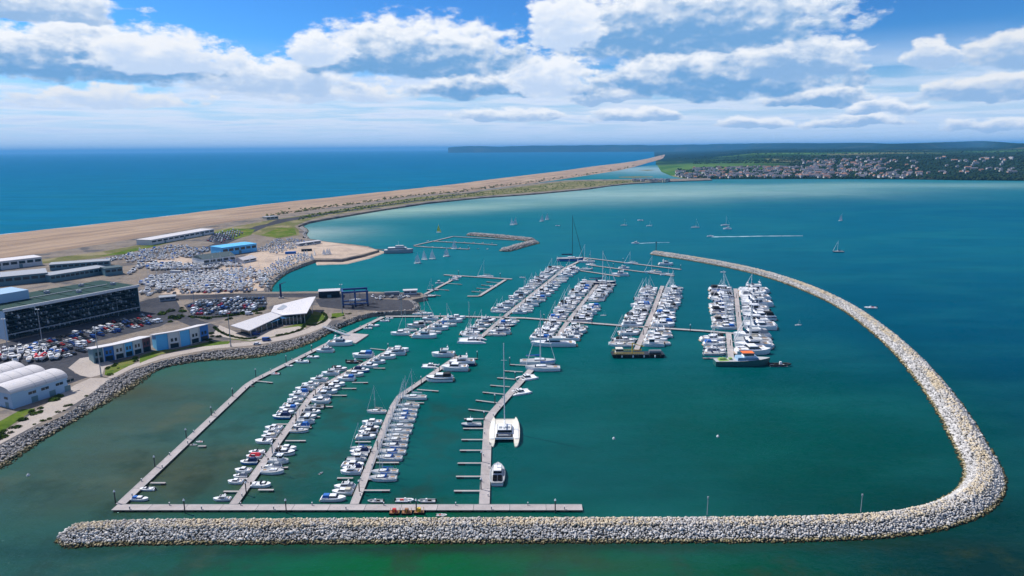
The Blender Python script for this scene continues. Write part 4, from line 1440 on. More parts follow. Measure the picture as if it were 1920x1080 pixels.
def fill_rows(axis, y_near, y_far, codes, len_fn, pitch=3.7, gaps=(), seed=1):
    """Berth rows between two rows of the view, one every pitch metres along the arm."""
    r_ = random.Random(seed)
    a, b = G(edge_x(axis, y_near), y_near), G(edge_x(axis, y_far), y_far)
    tot = abs(b.y - a.y)
    out, run, i = [], 0.0, 0
    while run < tot:
        yw = a.y + (b.y - a.y) * run / tot
        run += pitch * (0.84 if i % 2 == 0 else 1.4) * r_.uniform(0.93, 1.07)
        i += 1
        # row of the view whose ground lies at that distance (bisection)
        lo, hi = y_far, y_near
        for _ in range(30):
            md = (lo + hi) / 2
            if G(edge_x(axis, md), md).y > yw:
                lo = md
            else:
                hi = md
        y = (lo + hi) / 2
        if any(g0 <= y <= g1 for g0, g1 in gaps) or r_.random() < 0.07:
            continue
        out.append((y, len_fn(y) * r_.uniform(0.82, 1.08), r_.choice(codes), r_.choice((-1, -1, 1))))
    return out


# the near cross walk and its piles
pontoon('main_pontoon', 'long straight pontoon walkway just inside the near breakwater', [(214, 951), (1092, 951)], 3.6,
        piles=[(347, 962), (537, 962), (781, 962), (1041, 962)], sec=12.0, ped=1)
W_AX = [(226, 945), (463, 722), (478, 712), (560, 671), (612, 645), (652, 626), (718, 594)]
pontoon('walkway_pontoon', 'bent pontoon walkway running along the shore to the gangway', W_AX, 3.2,
        fingers=[(282, 310, 905), (371, 386, 836), (480, 511, 714, 717)],
        piles=[(217, 945), (291, 878), (350, 825), (397, 782), (437, 746), (480, 708), (537, 682), (585, 662)], ped=1)
m_ = MB(); m_.prism([G(x, y, PZ + 0.02) for x, y in [(652, 624), (691, 627), (667, 643), (640, 637)]], -0.3, PZ + 0.02)
tag(m_.obj('landing_pontoon', M['deck_pontoon']), 'broad landing pontoon at the foot of the gangway', 'pontoon')
A_AX = [(438, 945), (585, 740), (602, 725), (660, 693), (738, 653)]
pontoon('arm_pontoon', 'pontoon arm lined with small motor boats, the one closest to the shore', A_AX, 2.8,
        fingers=[(447, 419, 921), (484, 513, 918), (535, 573, 826), (550, 518, 795), (694, 722, 653, 656), (472, 448, 897), (497, 470, 862), (530, 502, 822), (511, 540, 876), (553, 584, 801), (572, 600, 781), (590, 624, 762), (578, 552, 757), (600, 574, 737), (620, 650, 741), (641, 668, 728), (660, 690, 717), (628, 600, 718), (700, 722, 690)],
        piles=[(462, 928), (511, 853), (556, 793), (592, 745), (638, 711), (700, 675), (728, 659)], ped=1)
B_AX = [(664, 945), (738, 760), (750, 742), (858, 668)]
pontoon('arm_pontoon', 'middle pontoon arm with yachts packed along its seaward side', B_AX, 2.8,
        fingers=[(679, 731, 919), (662, 632, 896), (705, 748, 867), (695, 666, 828), (782, 822, 730, 733), (800, 852, 706, 708), (862, 896, 671, 672), (688, 726, 898), (712, 752, 842), (722, 760, 818), (730, 768, 799), (738, 772, 778), (690, 662, 852), (705, 680, 808), (838, 880, 690, 692), (760, 795, 755)],
        piles=[(674, 925), (708, 846), (751, 762), (790, 723), (824, 699), (853, 675), (895, 674)], ped=1)
C_AX = [(908, 945), (915, 786), (925, 772), (1002, 686)]
pontoon('arm_pontoon', 'pontoon arm with empty fingers and the huge catamaran alongside', C_AX, 3.4,
        fingers=[(903, 851, 920), (905, 855, 893), (906, 858, 868), (907, 862, 844), (909, 865, 824), (910, 868, 803), (911, 870, 785), (921, 878, 772, 767), (932, 892, 755, 750), (945, 905, 739, 735), (956, 919, 725, 722), (968, 932, 711, 708), (980, 946, 697, 695), (990, 955, 685, 683)],
        piles=[(902, 921), (903, 869), (908, 791), (928, 758), (966, 714), (956, 686)], ped=1)
MX = [(722, 593), (845, 592.5), (985, 596), (1165, 610), (1320, 620), (1400, 627)]
pontoon('main_pontoon', 'long pontoon walkway crossing the middle of the marina', MX, 3.0, piles=[(792, 596), (880, 595), (1020, 602), (1110, 609), (1294, 622)])
E_AX = [(770, 630), (838, 594)]
pontoon('arm_pontoon', 'short pontoon arm by the boat hoist pier', E_AX, 2.6, fingers=[(780, 760, 626), (792, 812, 620), (805, 785, 612), (815, 845, 607)], piles=[(800, 616), (826, 601)])
F_AX = [(897, 636), (945, 594), (1060, 502), (1098, 484)]
pontoon('arm_pontoon', 'long pontoon arm reaching toward the harbour entrance', F_AX, 2.8,
        fingers=[(edge_x([(897, 636), (945, 594), (1060, 502), (1098, 484)], y) , edge_x([(897, 636), (945, 594), (1060, 502), (1098, 484)], y) + sg * 28, y) for y in (628, 616, 604, 584, 573, 562, 552, 542, 533, 524, 516, 508) for sg in (-1, 1)],
        piles=[(945, 598), (985, 566), (1026, 533), (1062, 505)])
G_AX = [(1034, 648), (1062, 606), (1124, 528)]
pontoon('arm_pontoon', 'crowded pontoon arm ending at a long white motor yacht', G_AX, 2.8,
        fingers=[(edge_x(G_AX, y), edge_x(G_AX, y) + sg * 30, y) for y in (637, 626, 616, 594, 584, 574, 565, 556, 548, 540) for sg in (-1, 1)], piles=[(1046, 634), (1078, 588), (1104, 556)])
H_AX = [(1193, 656), (1222, 590), (1242, 536)]
pontoon('arm_pontoon', 'crowded pontoon arm ending at the black and yellow barge', H_AX, 3.0,
        fingers=[(edge_x(H_AX, y), edge_x(H_AX, y) + sg * 36, y) for y in (646, 635, 624, 600, 590, 580, 571, 562, 554, 546) for sg in (-1, 1)], piles=[(1206, 630), (1224, 586), (1237, 552)])
I1_AX = [(1388, 624), (1379, 541)]
I2_AX = [(1371, 675), (1366, 625)]
pontoon('arm_pontoon', 'outermost pontoon arm, far half beyond the cross walkway', I1_AX, 3.2,
        fingers=[(edge_x(I1_AX, y), edge_x(I1_AX, y) + sg * (42 if sg < 0 else 56), y) for y in (612, 602, 592, 582, 573, 564, 556, 548) for sg in (-1, 1)], piles=[(1384, 596), (1381, 560)])
pontoon('arm_pontoon', 'outermost pontoon arm, near half ending at the green ship', I2_AX, 3.2,
        fingers=[(edge_x(I2_AX, y), edge_x(I2_AX, y) + sg * (42 if sg < 0 else 60), y) for y in (662, 651, 640) for sg in (-1, 1)] + [(1366, 1318, 671)], piles=[(1318, 672), (1369, 650)])
pontoon('visitor_pontoon', 'outer visitor pontoon at the harbour entrance, farthest of three', [(1088, 482), (1277, 505)], 2.6, piles=[(1106, 485), (1168, 493), (1276, 506)])
pontoon('visitor_pontoon', 'middle visitor pontoon of the three near the harbour entrance', [(1106, 497), (1264, 517)], 2.4, piles=[(1150, 503), (1262, 518)])
pontoon('visitor_pontoon', 'shorter inner visitor pontoon of the three near the harbour entrance', [(1068, 504), (1162, 518)], 2.4, piles=[(1110, 511)])
pontoon('service_pontoon', 'slanting pontoon running out from the hoist pier', [(786, 557), (862, 517)], 2.6, fingers=[(800, 826, 552, 554), (818, 842, 542, 544), (838, 866, 531, 533)], piles=[(812, 545), (845, 527)])
pontoon('service_pontoon', 'cross pontoon closing the small square basin', [(832, 515), (960, 523)], 2.6, piles=[(860, 517), (938, 522)])
pontoon('service_pontoon', 'slanting pontoon with short empty fingers in the small basin', [(948, 524), (898, 555), (876, 555)], 2.6,
        fingers=[(938, 912, 530, 528), (928, 902, 536, 534), (919, 893, 542, 540), (910, 884, 548, 546)], piles=[(900, 556)])
pontoon('dinghy_pontoon', 'outer walkway pontoon of the sailing dinghy basin', [(776, 460), (812, 452), (850, 443), (965, 450)], 2.4)
pontoon('dinghy_pontoon', 'near pontoon of the sailing dinghy basin', [(776, 461), (800, 463), (880, 467)], 2.4, piles=[(878, 468)])
pontoon('dinghy_pontoon', 'middle pontoon with dinghies in the sailing dinghy basin', [(808, 452), (870, 455), (932, 459)], 2.4)

# ------------------------------------------------------------------ berthed boats
o_, i_ = 1, -1
arm(A_AX, 2.8, 'shoreward', [(905, 27, 'c1', o_), (894, 25, 'o5', o_), (884, 29, 'c1', o_), (868, 30, 'o2', o_), (858, 27, 'c5', o_), (849, 28, 'o1', o_),
    (829, 31, 'o4', o_), (820, 26, 'c4', o_), (813, 27, 'm1', o_), (805, 30, 'c1', o_), (783, 32, 'o2', o_), (775, 29, 'c1', i_), (768, 30, 'c2', o_), (761, 28, 'm1', i_),
    (752, 27, 'c1', o_), (744, 30, 'm1', o_), (738, 28, 'o3', o_), (731, 31, 'm1', o_), (723, 29, 'c1', o_), (714, 30, 'm1', o_), (702, 30, 'm1', o_), (694, 28, 'c3', i_), (679, 28, 'r2', i_), (669, 36, 'c2', o_)],
    'shore arm', 'boats berthed on the shore arm', beamy=1.28)
arm(A_AX, 2.8, 'seaward', [(911, 33, 'o1', o_), (886, 40, 's6', o_), (877, 30, 'o5', i_), (866, 35, 'p1', o_), (851, 36, 'c3', o_), (843, 33, 'c1', o_), (809, 32, 's5', o_), (801, 30, 'o3', i_), (792, 32, 'p1', o_), (783, 29, 'c3', o_), (774, 30, 'o5', o_), (764, 30, 'r1', i_),
    (754, 33, 'c1', i_), (745, 30, 'p2', o_), (736, 33, 'm1', o_), (729, 31, 'c3', o_), (722, 30, 'c1', o_), (712, 30, 'c2', i_), (704, 32, 'c4', o_), (696, 29, 'o2', o_), (688, 30, 'c1', o_), (680, 28, 'm1', o_), (671, 30, 'c1', o_), (664, 34, 'm3', i_)],
    'shore arm', 'boats berthed on the shore arm', beamy=1.28)
arm(B_AX, 2.8, 'shoreward', [(925, 36, 'c4', o_), (915, 36, 'm3', o_), (887, 36, 'm1', o_), (880, 35, 'o2', o_), (874, 38, 'c1', i_), (864, 34, 'p1', i_), (855, 30, 'p3', o_), (849, 34, 'o2', o_), (842, 36, 's1', o_), (821, 34, 'm1', i_), (813, 33, 'c3', o_), (804, 32, 'm1', i_), (794, 34, 'c1', o_),
    (773, 34, 's2', o_), (687, 30, 'k2', o_), (667, 40, 'm1', o_)], 'middle arm', 'boats berthed on the middle arm', beamy=1.2)
arm(B_AX, 2.8, 'seaward', [(899, 48, 's1', i_), (887, 46, 's1', i_), (861, 44, 's1', i_), (850, 46, 's1', i_), (838, 44, 's5', i_), (828, 42, 's2', i_), (820, 40, 's6', i_), (811, 42, 's4', i_), (801, 41, 's6', i_), (789, 40, 's1', i_), (781, 40, 's1', i_), (772, 38, 's4', i_), (763, 38, 's2', i_),
    (747, 42, 's6', i_), (713, 46, 'c3', i_), (693, 46, 'c1', i_), (683, 44, 'm2', i_)], 'middle arm', 'boats berthed on the middle arm', beamy=1.2)
arm(C_AX, 3.4, 'shoreward', [(798, 38, 'p3', o_)], 'catamaran arm', 'boats on the catamaran arm')
# the giant and its neighbours
c_ = G(946, 822)
put_boat('kb', c_ + Vector((0, 4.5, 0)), R(90), 27.0, 'huge cream and white sailing catamaran with a very tall mast', None)
boat_px('k2', 955, 996, 737, 'white motor catamaran moored just beyond the huge sailing catamaran', None, 1, R(24))
boat_px('k2', 968, 1008, 710, 'white motor catamaran with a dark cockpit, next below the tall yachts', None, 1, R(24))
boat_px('sb', 985, 1050, 694, 'big white yacht at the end of the catamaran arm', None, -1)
boat_px('sb', 975, 1042, 682, 'big white yacht with blue cover behind another at the catamaran arm', None, 1)

GR = 'boats berthed on the far arms'
arm(E_AX, 2.6, 'shoreward', [(627, 36, 'c1', o_), (620, 36, 's4', o_), (612, 34, 'c3', o_), (605, 36, 's5', o_), (599, 30, 'm1', o_)], 'short arm', GR)
arm(E_AX, 2.6, 'seaward', [(632, 46, 'm1', o_), (624, 40, 's2', o_), (617, 40, 'm1', o_), (610, 42, 's1', o_), (603, 40, 'm1', o_), (597, 34, 'c1', o_)], 'short arm', GR)
mixed = ['s1', 's2', 's5', 's6', 'm1', 'm1', 'c1', 'c1', 'c3', 'c3', 's3', 'p1', 'm3', 'c2']
motor = ['m1', 'c1', 'c1', 'm3', 'c3', 's6', 's2', 'm2']
arm(F_AX, 2.8, 'shoreward', fill_rows(F_AX, 630, 500, motor, lambda y: 24 + (y - 500) * 0.09, 5.4, [(586, 596)], 3), 'long far arm', GR)
arm(F_AX, 2.8, 'seaward', fill_rows(F_AX, 628, 500, mixed, lambda y: 25 + (y - 500) * 0.10, 5.4, [(590, 600)], 4), 'long far arm', GR)
arm(G_AX, 2.8, 'shoreward', fill_rows(G_AX, 637, 534, mixed, lambda y: 29 + (y - 530) * 0.10, 3.9, [(600, 608)], 5), 'motor yacht arm', GR)
arm(G_AX, 2.8, 'seaward', fill_rows(G_AX, 637, 534, mixed, lambda y: 29 + (y - 530) * 0.10, 3.9, [(604, 611), (566, 574)], 6), 'motor yacht arm', GR)
arm(H_AX, 3.0, 'shoreward', fill_rows(H_AX, 648, 540, mixed, lambda y: 33 + (y - 540) * 0.12, 4.0, [(612, 618)], 7), 'barge arm', GR)
arm(H_AX, 3.0, 'seaward', fill_rows(H_AX, 648, 540, mixed, lambda y: 34 + (y - 540) * 0.12, 4.0, [(616, 621)], 8), 'barge arm', GR)
arm(I1_AX, 3.2, 'shoreward', fill_rows(I1_AX, 616, 544, mixed, lambda y: 42, 4.2, [], 9), 'far outer arm', GR)
arm(I1_AX, 3.2, 'seaward', fill_rows(I1_AX, 616, 544, mixed + ['m1', 'c1'], lambda y: 50 + (y - 545) * 0.14, 4.8, [(600, 606)], 10), 'far outer arm', GR)
arm(I2_AX, 3.2, 'shoreward', fill_rows(I2_AX, 664, 632, mixed, lambda y: 43, 4.4, [], 12), 'near outer arm', GR)
arm(I2_AX, 3.2, 'seaward', fill_rows(I2_AX, 662, 632, ['m1', 'c1', 's2', 's1', 'm3'], lambda y: 66, 5.2, [], 13), 'near outer arm', GR)
boat_px('k1', 858, 912, 641, 'white sailing catamaran across the near end of the long far arm', None, -1)
boat_px('s6', 866, 906, 632, 'white yacht tucked behind the catamaran at the long far arm', None, -1)
boat_px('my', 995, 1079, 648, 'long white motor yacht across the end of a crowded pontoon arm', None, -1)
boat_px('si', 1044, 1094, 489, 'dark blue racing yacht with a tall black mast', None, 1)
boat_px('s3', 1095, 1155, 533, 'dark blue hulled yacht across the far end of the motor yacht arm', None, 1)
for j, (cd, x0, x1, y, lb) in enumerate([
        ('m1', 1147, 1178, 517, 'white motor cruiser with dark stern at the end of the inner visitor pontoon'), ('m1', 1235, 1262, 497, 'large white cruiser on the outermost visitor pontoon'),
        ('s2', 1208, 1240, 512, 'white yacht alongside the middle visitor pontoon'), ('s4', 1238, 1264, 516, 'white yacht at the tip of the middle visitor pontoon'),
        ('s6', 1170, 1196, 495, 'white yacht alongside the outermost visitor pontoon'), ('m1', 1160, 1180, 504, 'white cruiser midway along the middle visitor pontoon'), ('s2', 1082, 1115, 492, 'white yacht between the racing yacht and the visitor pontoons'),
        ('s6', 1088, 1112, 506, 'white yacht alongside the inner visitor pontoon'), ('k1', 1098, 1118, 497, 'white catamaran at the root of the visitor pontoons'),
        ('c1', 726, 767, 659, 'long low cruiser across the far end of the shore arm'), ('s4', 895, 925, 520, 'white yacht inside the small square basin'), ('c1', 842, 860, 526, 'white cruiser on the slanting service pontoon'), ('p1', 816, 832, 532, 'white fishing boat on the slanting service pontoon'),
        ('o1', 848, 866, 521, 'small white boat at the top of the slanting service pontoon'), ('s3', 800, 822, 545, 'dark yacht below the slanting service pontoon'), ('s3', 790, 818, 557, 'dark hulled yacht at the root of the service pontoon'), ('o1', 918, 932, 538, 'small white boat beside the empty fingers of the small basin'),
        ('c2', 247, 279, 938, 'small boat under a light blue cover in the near pontoon corner'), ('o1', 262, 291, 919, 'small white boat beside the near end of the shore walkway'), ('r1', 356, 370, 835, 'grey inflatable on a floating dock by the shore walkway'), ('r3', 368, 381, 829, 'white inflatable on a floating dock by the shore walkway'),
        ('r2', 463, 477, 725, 'dark inflatable tied at the bend of the shore walkway'), ('r3', 505, 525, 702, 'small white and red boat on the shore walkway'), ('o4', 535, 550, 687, 'small open boat on the shore walkway'), ('o1', 553, 580, 680, 'white boat on the shore walkway below the empty lamp pile'), ('o4', 576, 599, 671, 'dark small boat on the shore walkway'),
        ('m3', 592, 626, 660, 'white cruiser on the shore walkway beside the big flybridge boat'), ('m1', 614, 662, 647, 'big white flybridge boat moored at the landing pontoon'), ('o1', 681, 698, 617, 'small white boat beyond the landing pontoon'), ('o4', 690, 712, 612, 'open white boat beyond the landing pontoon'), ('o1', 712, 730, 603, 'white boat near the root of the crossing walkway'), ('o4', 723, 738, 598, 'small open boat at the root of the crossing walkway'),
        ('m1', 400, 433, 938, 'white cruiser on the near walkway beside the shore arm'), ('c2', 602, 649, 938, 'white cruiser with bright blue canopy on the near walkway'), ('r1', 690, 719, 941, 'grey inflatable with a frame on the near walkway'), ('r3', 742, 776, 940, 'white inflatable with red seats on the near walkway'), ('r1', 784, 817, 941, 'dark grey inflatable alongside the near walkway'),
        ('s2', 774, 812, 590, 'white boat lying along the crossing walkway')]):
    boat_px(cd, x0, x1, y, lb, None, 1 if j % 2 else -1, R(random.uniform(-2, 2)))
# boats lying at moorings or under way
for cd, x0, x1, y, lb in [
        ('m1', 1184, 1198, 457, 'white motor boat passing the breakwater head'), ('s2', 1164, 1176, 423, 'dark hulled yacht moored in the outer bay'), ('o1', 1195, 1206, 414, 'small white boat moored farthest out in the bay'), ('s6', 1212, 1223, 424, 'white yacht moored beside a dark hulled yacht in the bay'), ('s4', 1296, 1311, 427, 'white yacht moored alone in the outer bay'),
        ('s4', 1352, 1368, 423, 'tall masted yacht, farther of a pair in the bay'), ('m1', 1356, 1371, 430, 'white motor boat, nearer of a pair in the bay'), ('c1', 1326, 1338, 444, 'speed boat trailing a long white wake'), ('s3', 1561, 1582, 473, 'dark hulled yacht with white sail up beyond the breakwater'),
        ('s6', 1491, 1503, 610, 'small white yacht under way inside the breakwater'), ('s6', 1126, 1137, 592, 'small white yacht motoring between two far arms'), ('o4', 1351, 1361, 511, 'small boat heading for the harbour entrance'), ('r3', 1622, 1643, 578, 'red inflatable just outside the long breakwater'), ('o1', 974, 984, 521, 'small white boat outside the small square basin'),
        ('o1', 1041, 1050, 424, 'small motor boat crossing the inner bay'), ('r1', 596, 607, 888, 'tiny white and red boat motoring between the arms')]:
    b_ = boat_px(cd, x0, x1, y, lb, None, random.choice((-1, 1)), R(random.uniform(-12, 12)) if cd != 'r1' else R(62))
for x, y, cd, lb in [(783, 494, 'd1', 'white sailed dinghy, closest to the viewer of four'), (796, 487, 'd1', 'white sailed dinghy with the broadest sail of four'), (811, 486, 'd1', 'white sailed dinghy, third of four from the beach'), (837, 481, 'd1', 'white sailed dinghy farthest from the beach of four'),
                     (823, 436, 'd2', 'dinghy with a yellow sail outside the dinghy basin'), (852, 467, 'd1', 'dinghy with white sail tied in the dinghy basin'), (960, 422, 'd1', 'small sail far out in the bay beside another'), (966, 421, 'd1', 'tiny far sail at the bay, the smaller of two'), (1016, 415, 'd1', 'small dark sail far out in the bay'), (1026, 412, 'd1', 'far sail close to another in the inner bay'), (1576, 414, 'd1', 'tiny white sail in the far blue water')]:
    put_boat(cd, G(x, y), R(random.uniform(-30, 30)), 7.5, lb, None, R(random.uniform(4, 10)))
# dinghies on the middle of the dinghy basin
for i in range(16):
    x = 790 + i * 8.6
    y = (452 if i % 2 else 463) + i * 0.3
    boat_px('o4' if i % 3 else 'r1', x, x + 6.5, y, f'training boat in the sailing dinghy basin, {ORD[i]} from the beach', 'training boats in the dinghy basin', 1, R(70))

# ------------------------------------------------------------------ special craft
def group_obj(name, label, cat, loc, rz=0.0, group=None):
    o = empty(name, loc, rz)
    return tag(o, label, cat, group)


# moored passenger boat with grey sponson beside the near walkway
t = group_obj('passenger_boat', 'white passenger boat with grey fender rim and dark seats, bow away', 'boat', G(933, 893) + Vector((0, 0.5, 0)), R(90))
mesh_obj('hull', hull_mesh(16.5, 5.2, 1.3, 0.86, 0.66, 0.06, 1.2, [M['gelcoat'], M['deck_grey'], M['grey_tube']], draft=0.4), t)
m_ = MB()
rim = [(-8.2, 1.9), (-6.0, 2.5), (0, 2.7), (4, 2.2), (6.8, 1.2), (8.2, 0), (6.8, -1.2), (4, -2.2), (0, -2.7), (-6.0, -2.5), (-8.2, -1.9)]
for p, q in zip(rim, rim[1:] + rim[:1]):
    m_.tube((p[0], p[1], 1.35), (q[0], q[1], 1.35), 0.28, None, 6)
m_.obj('fender_rim', M['grey_tube'], t)
m_ = MB(); m_.frustum(-2.6, 3.2, 1.7, 1.4, 1.35, 3.3, 1.0, 0.2); wh = m_.obj('wheelhouse', M['gelcoat'], t)
m_ = MB(); m_.band(-2.6, 3.2, 1.7, 1.4, 1.35, 3.3, 1.0, 0.2, 0.45, 0.85, 0.03); m_.obj('window_band', M['tinted_glass'], wh)
for q in range(3):
    for s in (-1, 1):
        m_ = MB(); m_.box(-0.5, 0.5, -0.75, 0.75, 1.36, 1.8); m_.box(-0.55, -0.4, -0.75, 0.75, 1.8, 2.3)
        m_.obj('bench', M['black_cover'], t, (-3.6 - q * 1.3, s * 0.95, 0))
m_ = MB(); m_.tube((0.5, 0, 3.3), (0.2, 0, 5.4), 0.08, None, 5); m_.box(0.1, 0.5, -0.9, 0.9, 4.3, 4.45); m_.obj('aerial_mast', M['alloy'], t)

# green ship at the outermost arm
c_ = G(1391, 684)
t = group_obj('work_ship', 'green hulled ship with pale blue house and orange roof at the outermost arm', 'ship', c_, 0.0)
mesh_obj('hull', hull_mesh(31, 7.5, 3.1, 0.8, 0.66, 0.08, 1.35, [M['green_hull'], M['deck_grey'], M['green_hull']], draft=0.8), t)
m_ = MB(); m_.box(-13.5, -8.0, -2.4, 2.4, 3.06, 3.16); m_.obj('aft_deck', M['lime'], t)
m_ = MB(); m_.frustum(8.8, 12.5, 1.6, 0.7, 3.5, 3.8, 1.5, 0.2); m_.obj('fore_deck', M['green_hull'], t)
m_ = MB(); m_.frustum(-3.5, 8.5, 3.0, 2.8, 3.15, 5.0, 0.5, 0.3); hs = m_.obj('deck_house', M['clad_pale_blue'], t)
m_ = MB(); m_.band(-3.5, 8.5, 3.0, 2.8, 2.4, 5.0, 0.5, 0.3, 0.5, 0.75, 0.03); m_.obj('window_band', M['tinted_glass'], hs)
m_ = MB(); m_.frustum(0.2, 6.0, 2.3, 2.1, 5.0, 7.2, 0.5, 0.2); br = m_.obj('bridge', M['gelcoat'], t)
m_ = MB(); m_.band(0.2, 6.0, 2.3, 2.1, 5.0, 7.2, 0.5, 0.2, 0.45, 0.85, 0.03); m_.obj('window_band', M['tinted_glass'], br)
m_ = MB(); m_.box(-0.6, 5.9, -2.4, 2.4, 7.21, 7.5); m_.obj('bridge_roof', M['orange'], t)
m_ = MB(); m_.tube((-9, 0, 3.1), (-9, 0, 7.5), 0.18, None, 6); m_.tube((-9, 0, 3.5), (-13.5, 0, 6.5), 0.12, None, 5); m_.obj('derrick', M['steel_grey'], t)
for q in (-12, -10, -6.5):
    m_ = MB(); m_.box(-0.8, 0.8, -1.0, 1.0, 3.17, 4.0); m_.obj('deck_crate', M['lime'], t, (q, 0.6, 0))
boat_px('r2', 1442, 1482, 686, 'long black workboat lying off the bow of the green ship', None, 1)

# barge across the end of an arm
c_ = G(1195, 668)
t = group_obj('work_barge', 'black work barge with yellow railed deck and white fenders', 'barge', c_, 0.0)
m_ = MB(); m_.frustum(-14.5, 14.5, 3.3, 3.6, -0.6, 1.9, -0.8, -0.8); m_.obj('hull', M['black_hull'], t)
m_ = MB(); m_.box(-15.0, 15.0, -3.4, 3.4, 1.91, 2.05); m_.obj('deck', M['black_hull'], t)
for s in (-1, 1):
    m_ = MB()
    for q in range(17):
        m_.tube((-14.4 + q * 1.1, s * 3.3, 2.05), (-14.4 + q * 1.1, s * 3.3, 3.3), 0.08, None, 4)
    for z in (2.65, 3.3):
        m_.tube((-14.4, s * 3.3, z), (3.2, s * 3.3, z), 0.12, None, 4)
    m_.obj('railing', M['yellow'], t)
m_ = MB(); m_.tube((6.5, -1.2, 3.2), (13.5, -1.2, 3.2), 1.15, None, 10); m_.obj('tank', M['grey_hull'], t)
m_ = MB(); m_.frustum(-13, -8.5, 2.0, 1.8, 2.06, 5.2, 0.2, 0.2); hs = m_.obj('deck_house', M['cream_gelcoat'], t)
m_ = MB(); m_.band(-13, -8.5, 2.0, 1.8, 2.06, 5.2, 0.2, 0.2, 0.5, 0.8, 0.03); m_.obj('window_band', M['tinted_glass'], hs)
m_ = MB(); m_.tube((-3, 0.5, 2.05), (-3, 0.5, 8.0), 0.3, None, 6); m_.tube((-3, 0.5, 7.8), (3.5, -0.5, 6.0), 0.22, None, 6); m_.obj('crane', M['yellow'], t)
for q in range(9):
    m_ = MB(); m_.tube((0, -3.75, 0.5), (0, -3.75, 1.7), 0.42, 0.36, 7); m_.obj('fender', M['white_paint'] if q % 2 else M['rubber'], t, (-12.8 + q * 3.2, 0, 0))

# grey ship at the end of the sand spit
c_ = G(748, 474)
t = group_obj('moored_ship', 'grey moored ship with stepped pale upper deck off the sand spit', 'ship', c_, R(4))
mesh_obj('hull', hull_mesh(34, 11, 4.2, 0.9, 0.62, 0.10, 1.15, [M['steel_grey'], M['deck_grey'], M['steel_grey']], draft=0.8), t)
m_ = MB(); m_.frustum(-13, 11, 4.4, 4.0, 4.25, 6.6, 3.0, 0.6); hs = m_.obj('deck_house', M['clad_white'], t)
m_ = MB(); m_.band(-13, 11, 4.4, 4.0, 4.25, 6.6, 3.0, 0.6, 0.35, 0.7, 0.04); m_.obj('window_band', M['tinted_glass'], hs)
m_ = MB(); m_.frustum(-4, 7, 3.2, 2.8, 6.6, 8.8, 1.5, 0.4); m_.obj('bridge', M['deck_grey'], t)
m_ = MB(); m_.tube((0, 0, 8.8), (0, 0, 13), 0.2, 0.1, 6); m_.obj('mast', M['alloy'], t)
m_ = MB()
a_, b_ = G(706, 467, 2.0), G(726, 468, 2.0)
d_ = (b_ - a_); m_.box(0, d_.length, -1.6, 1.6, -0.25, 0.0)
for q in range(5):
    m_.tube((d_.length * q / 4, -1.3, -4), (d_.length * q / 4, -1.3, 0), 0.25, None, 5)
tag(m_.obj('jetty', M['timber_fender'], None, a_, math.atan2(d_.y, d_.x)), 'short dark jetty joining the sand spit to the grey ship', 'jetty')

# yellow and orange work craft moored behind the near breakwater
for j, (x, y, hm, cm, lb) in enumerate([(740, 963, 'yellow', 'red', 'yellow and red work float, first of three behind the near breakwater'), (763, 963, 'yellow', 'rust', 'yellow and brown work float, second of three behind the near breakwater'), (786, 962, 'grey_hull', 'yellow', 'grey work float with yellow posts, last of three behind the breakwater')]):
    t = group_obj('work_float', lb, 'work boat', G(x, y), 0)
    t.scale = (0.85, 0.8, 0.8)
    m_ = MB(); m_.frustum(-1.9, 1.9, 1.2, 1.3, -0.2, 0.7, -0.2, -0.2); m_.obj('hull', M['black_hull'], t)
    m_ = MB(); m_.box(-1.9, 1.9, -1.2, 1.2, 0.71, 0.85); m_.obj('deck', M['rust'], t)
    m_ = MB(); m_.frustum(-0.9, 0.8, 0.7, 0.6, 0.86, 2.3, 0.2, 0.1); m_.obj('cabin', M[cm if j else 'red'], t)
    m_ = MB()
    for s in (-1, 1):
        for q in (-1.7, 0, 1.7):
            m_.tube((q, s * 1.1, 0.85), (q, s * 1.1, 2.2), 0.09, None, 4)
    m_.obj('post', M['yellow'], t)
boat_px('r3', 818, 838, 967, 'orange kayak tied behind the near breakwater', None, 1)

# gangway from the promenade to the landing pontoon
a_, b_ = G(606, 612, LAND_Z + 0.3), G(654, 629, PZ + 0.2)
d_ = b_ - a_
t = group_obj('gangway', 'sloping steel gangway from promenade down to landing pontoon', 'gangway', a_, math.atan2(d_.y, d_.x))
ln = math.hypot(d_.x, d_.y)
m_ = MB(); m_.add([(0, -1.2, 0), (ln, -1.2, d_.z), (ln, 1.2, d_.z), (0, 1.2, 0), (0, -1.2, -0.25), (ln, -1.2, d_.z - 0.25), (ln, 1.2, d_.z - 0.25), (0, 1.2, -0.25)], [(0, 1, 2, 3), (7, 6, 5, 4), (4, 5, 1, 0), (6, 7, 3, 2), (5, 6, 2, 1), (7, 4, 0, 3)])
m_.obj('walkway', M['steel_grey'], t)
for s in (-1, 1):
    m_ = MB()
    m_.tube((0, s * 1.2, 1.2), (ln, s * 1.2, d_.z + 1.2), 0.08, None, 5)
    for q in range(9):
        m_.tube((ln * q / 8, s * 1.2, d_.z * q / 8), (ln * q / 8, s * 1.2, d_.z * q / 8 + 1.2), 0.05, None, 4)
    m_.obj('handrail', M['alloy'], t)

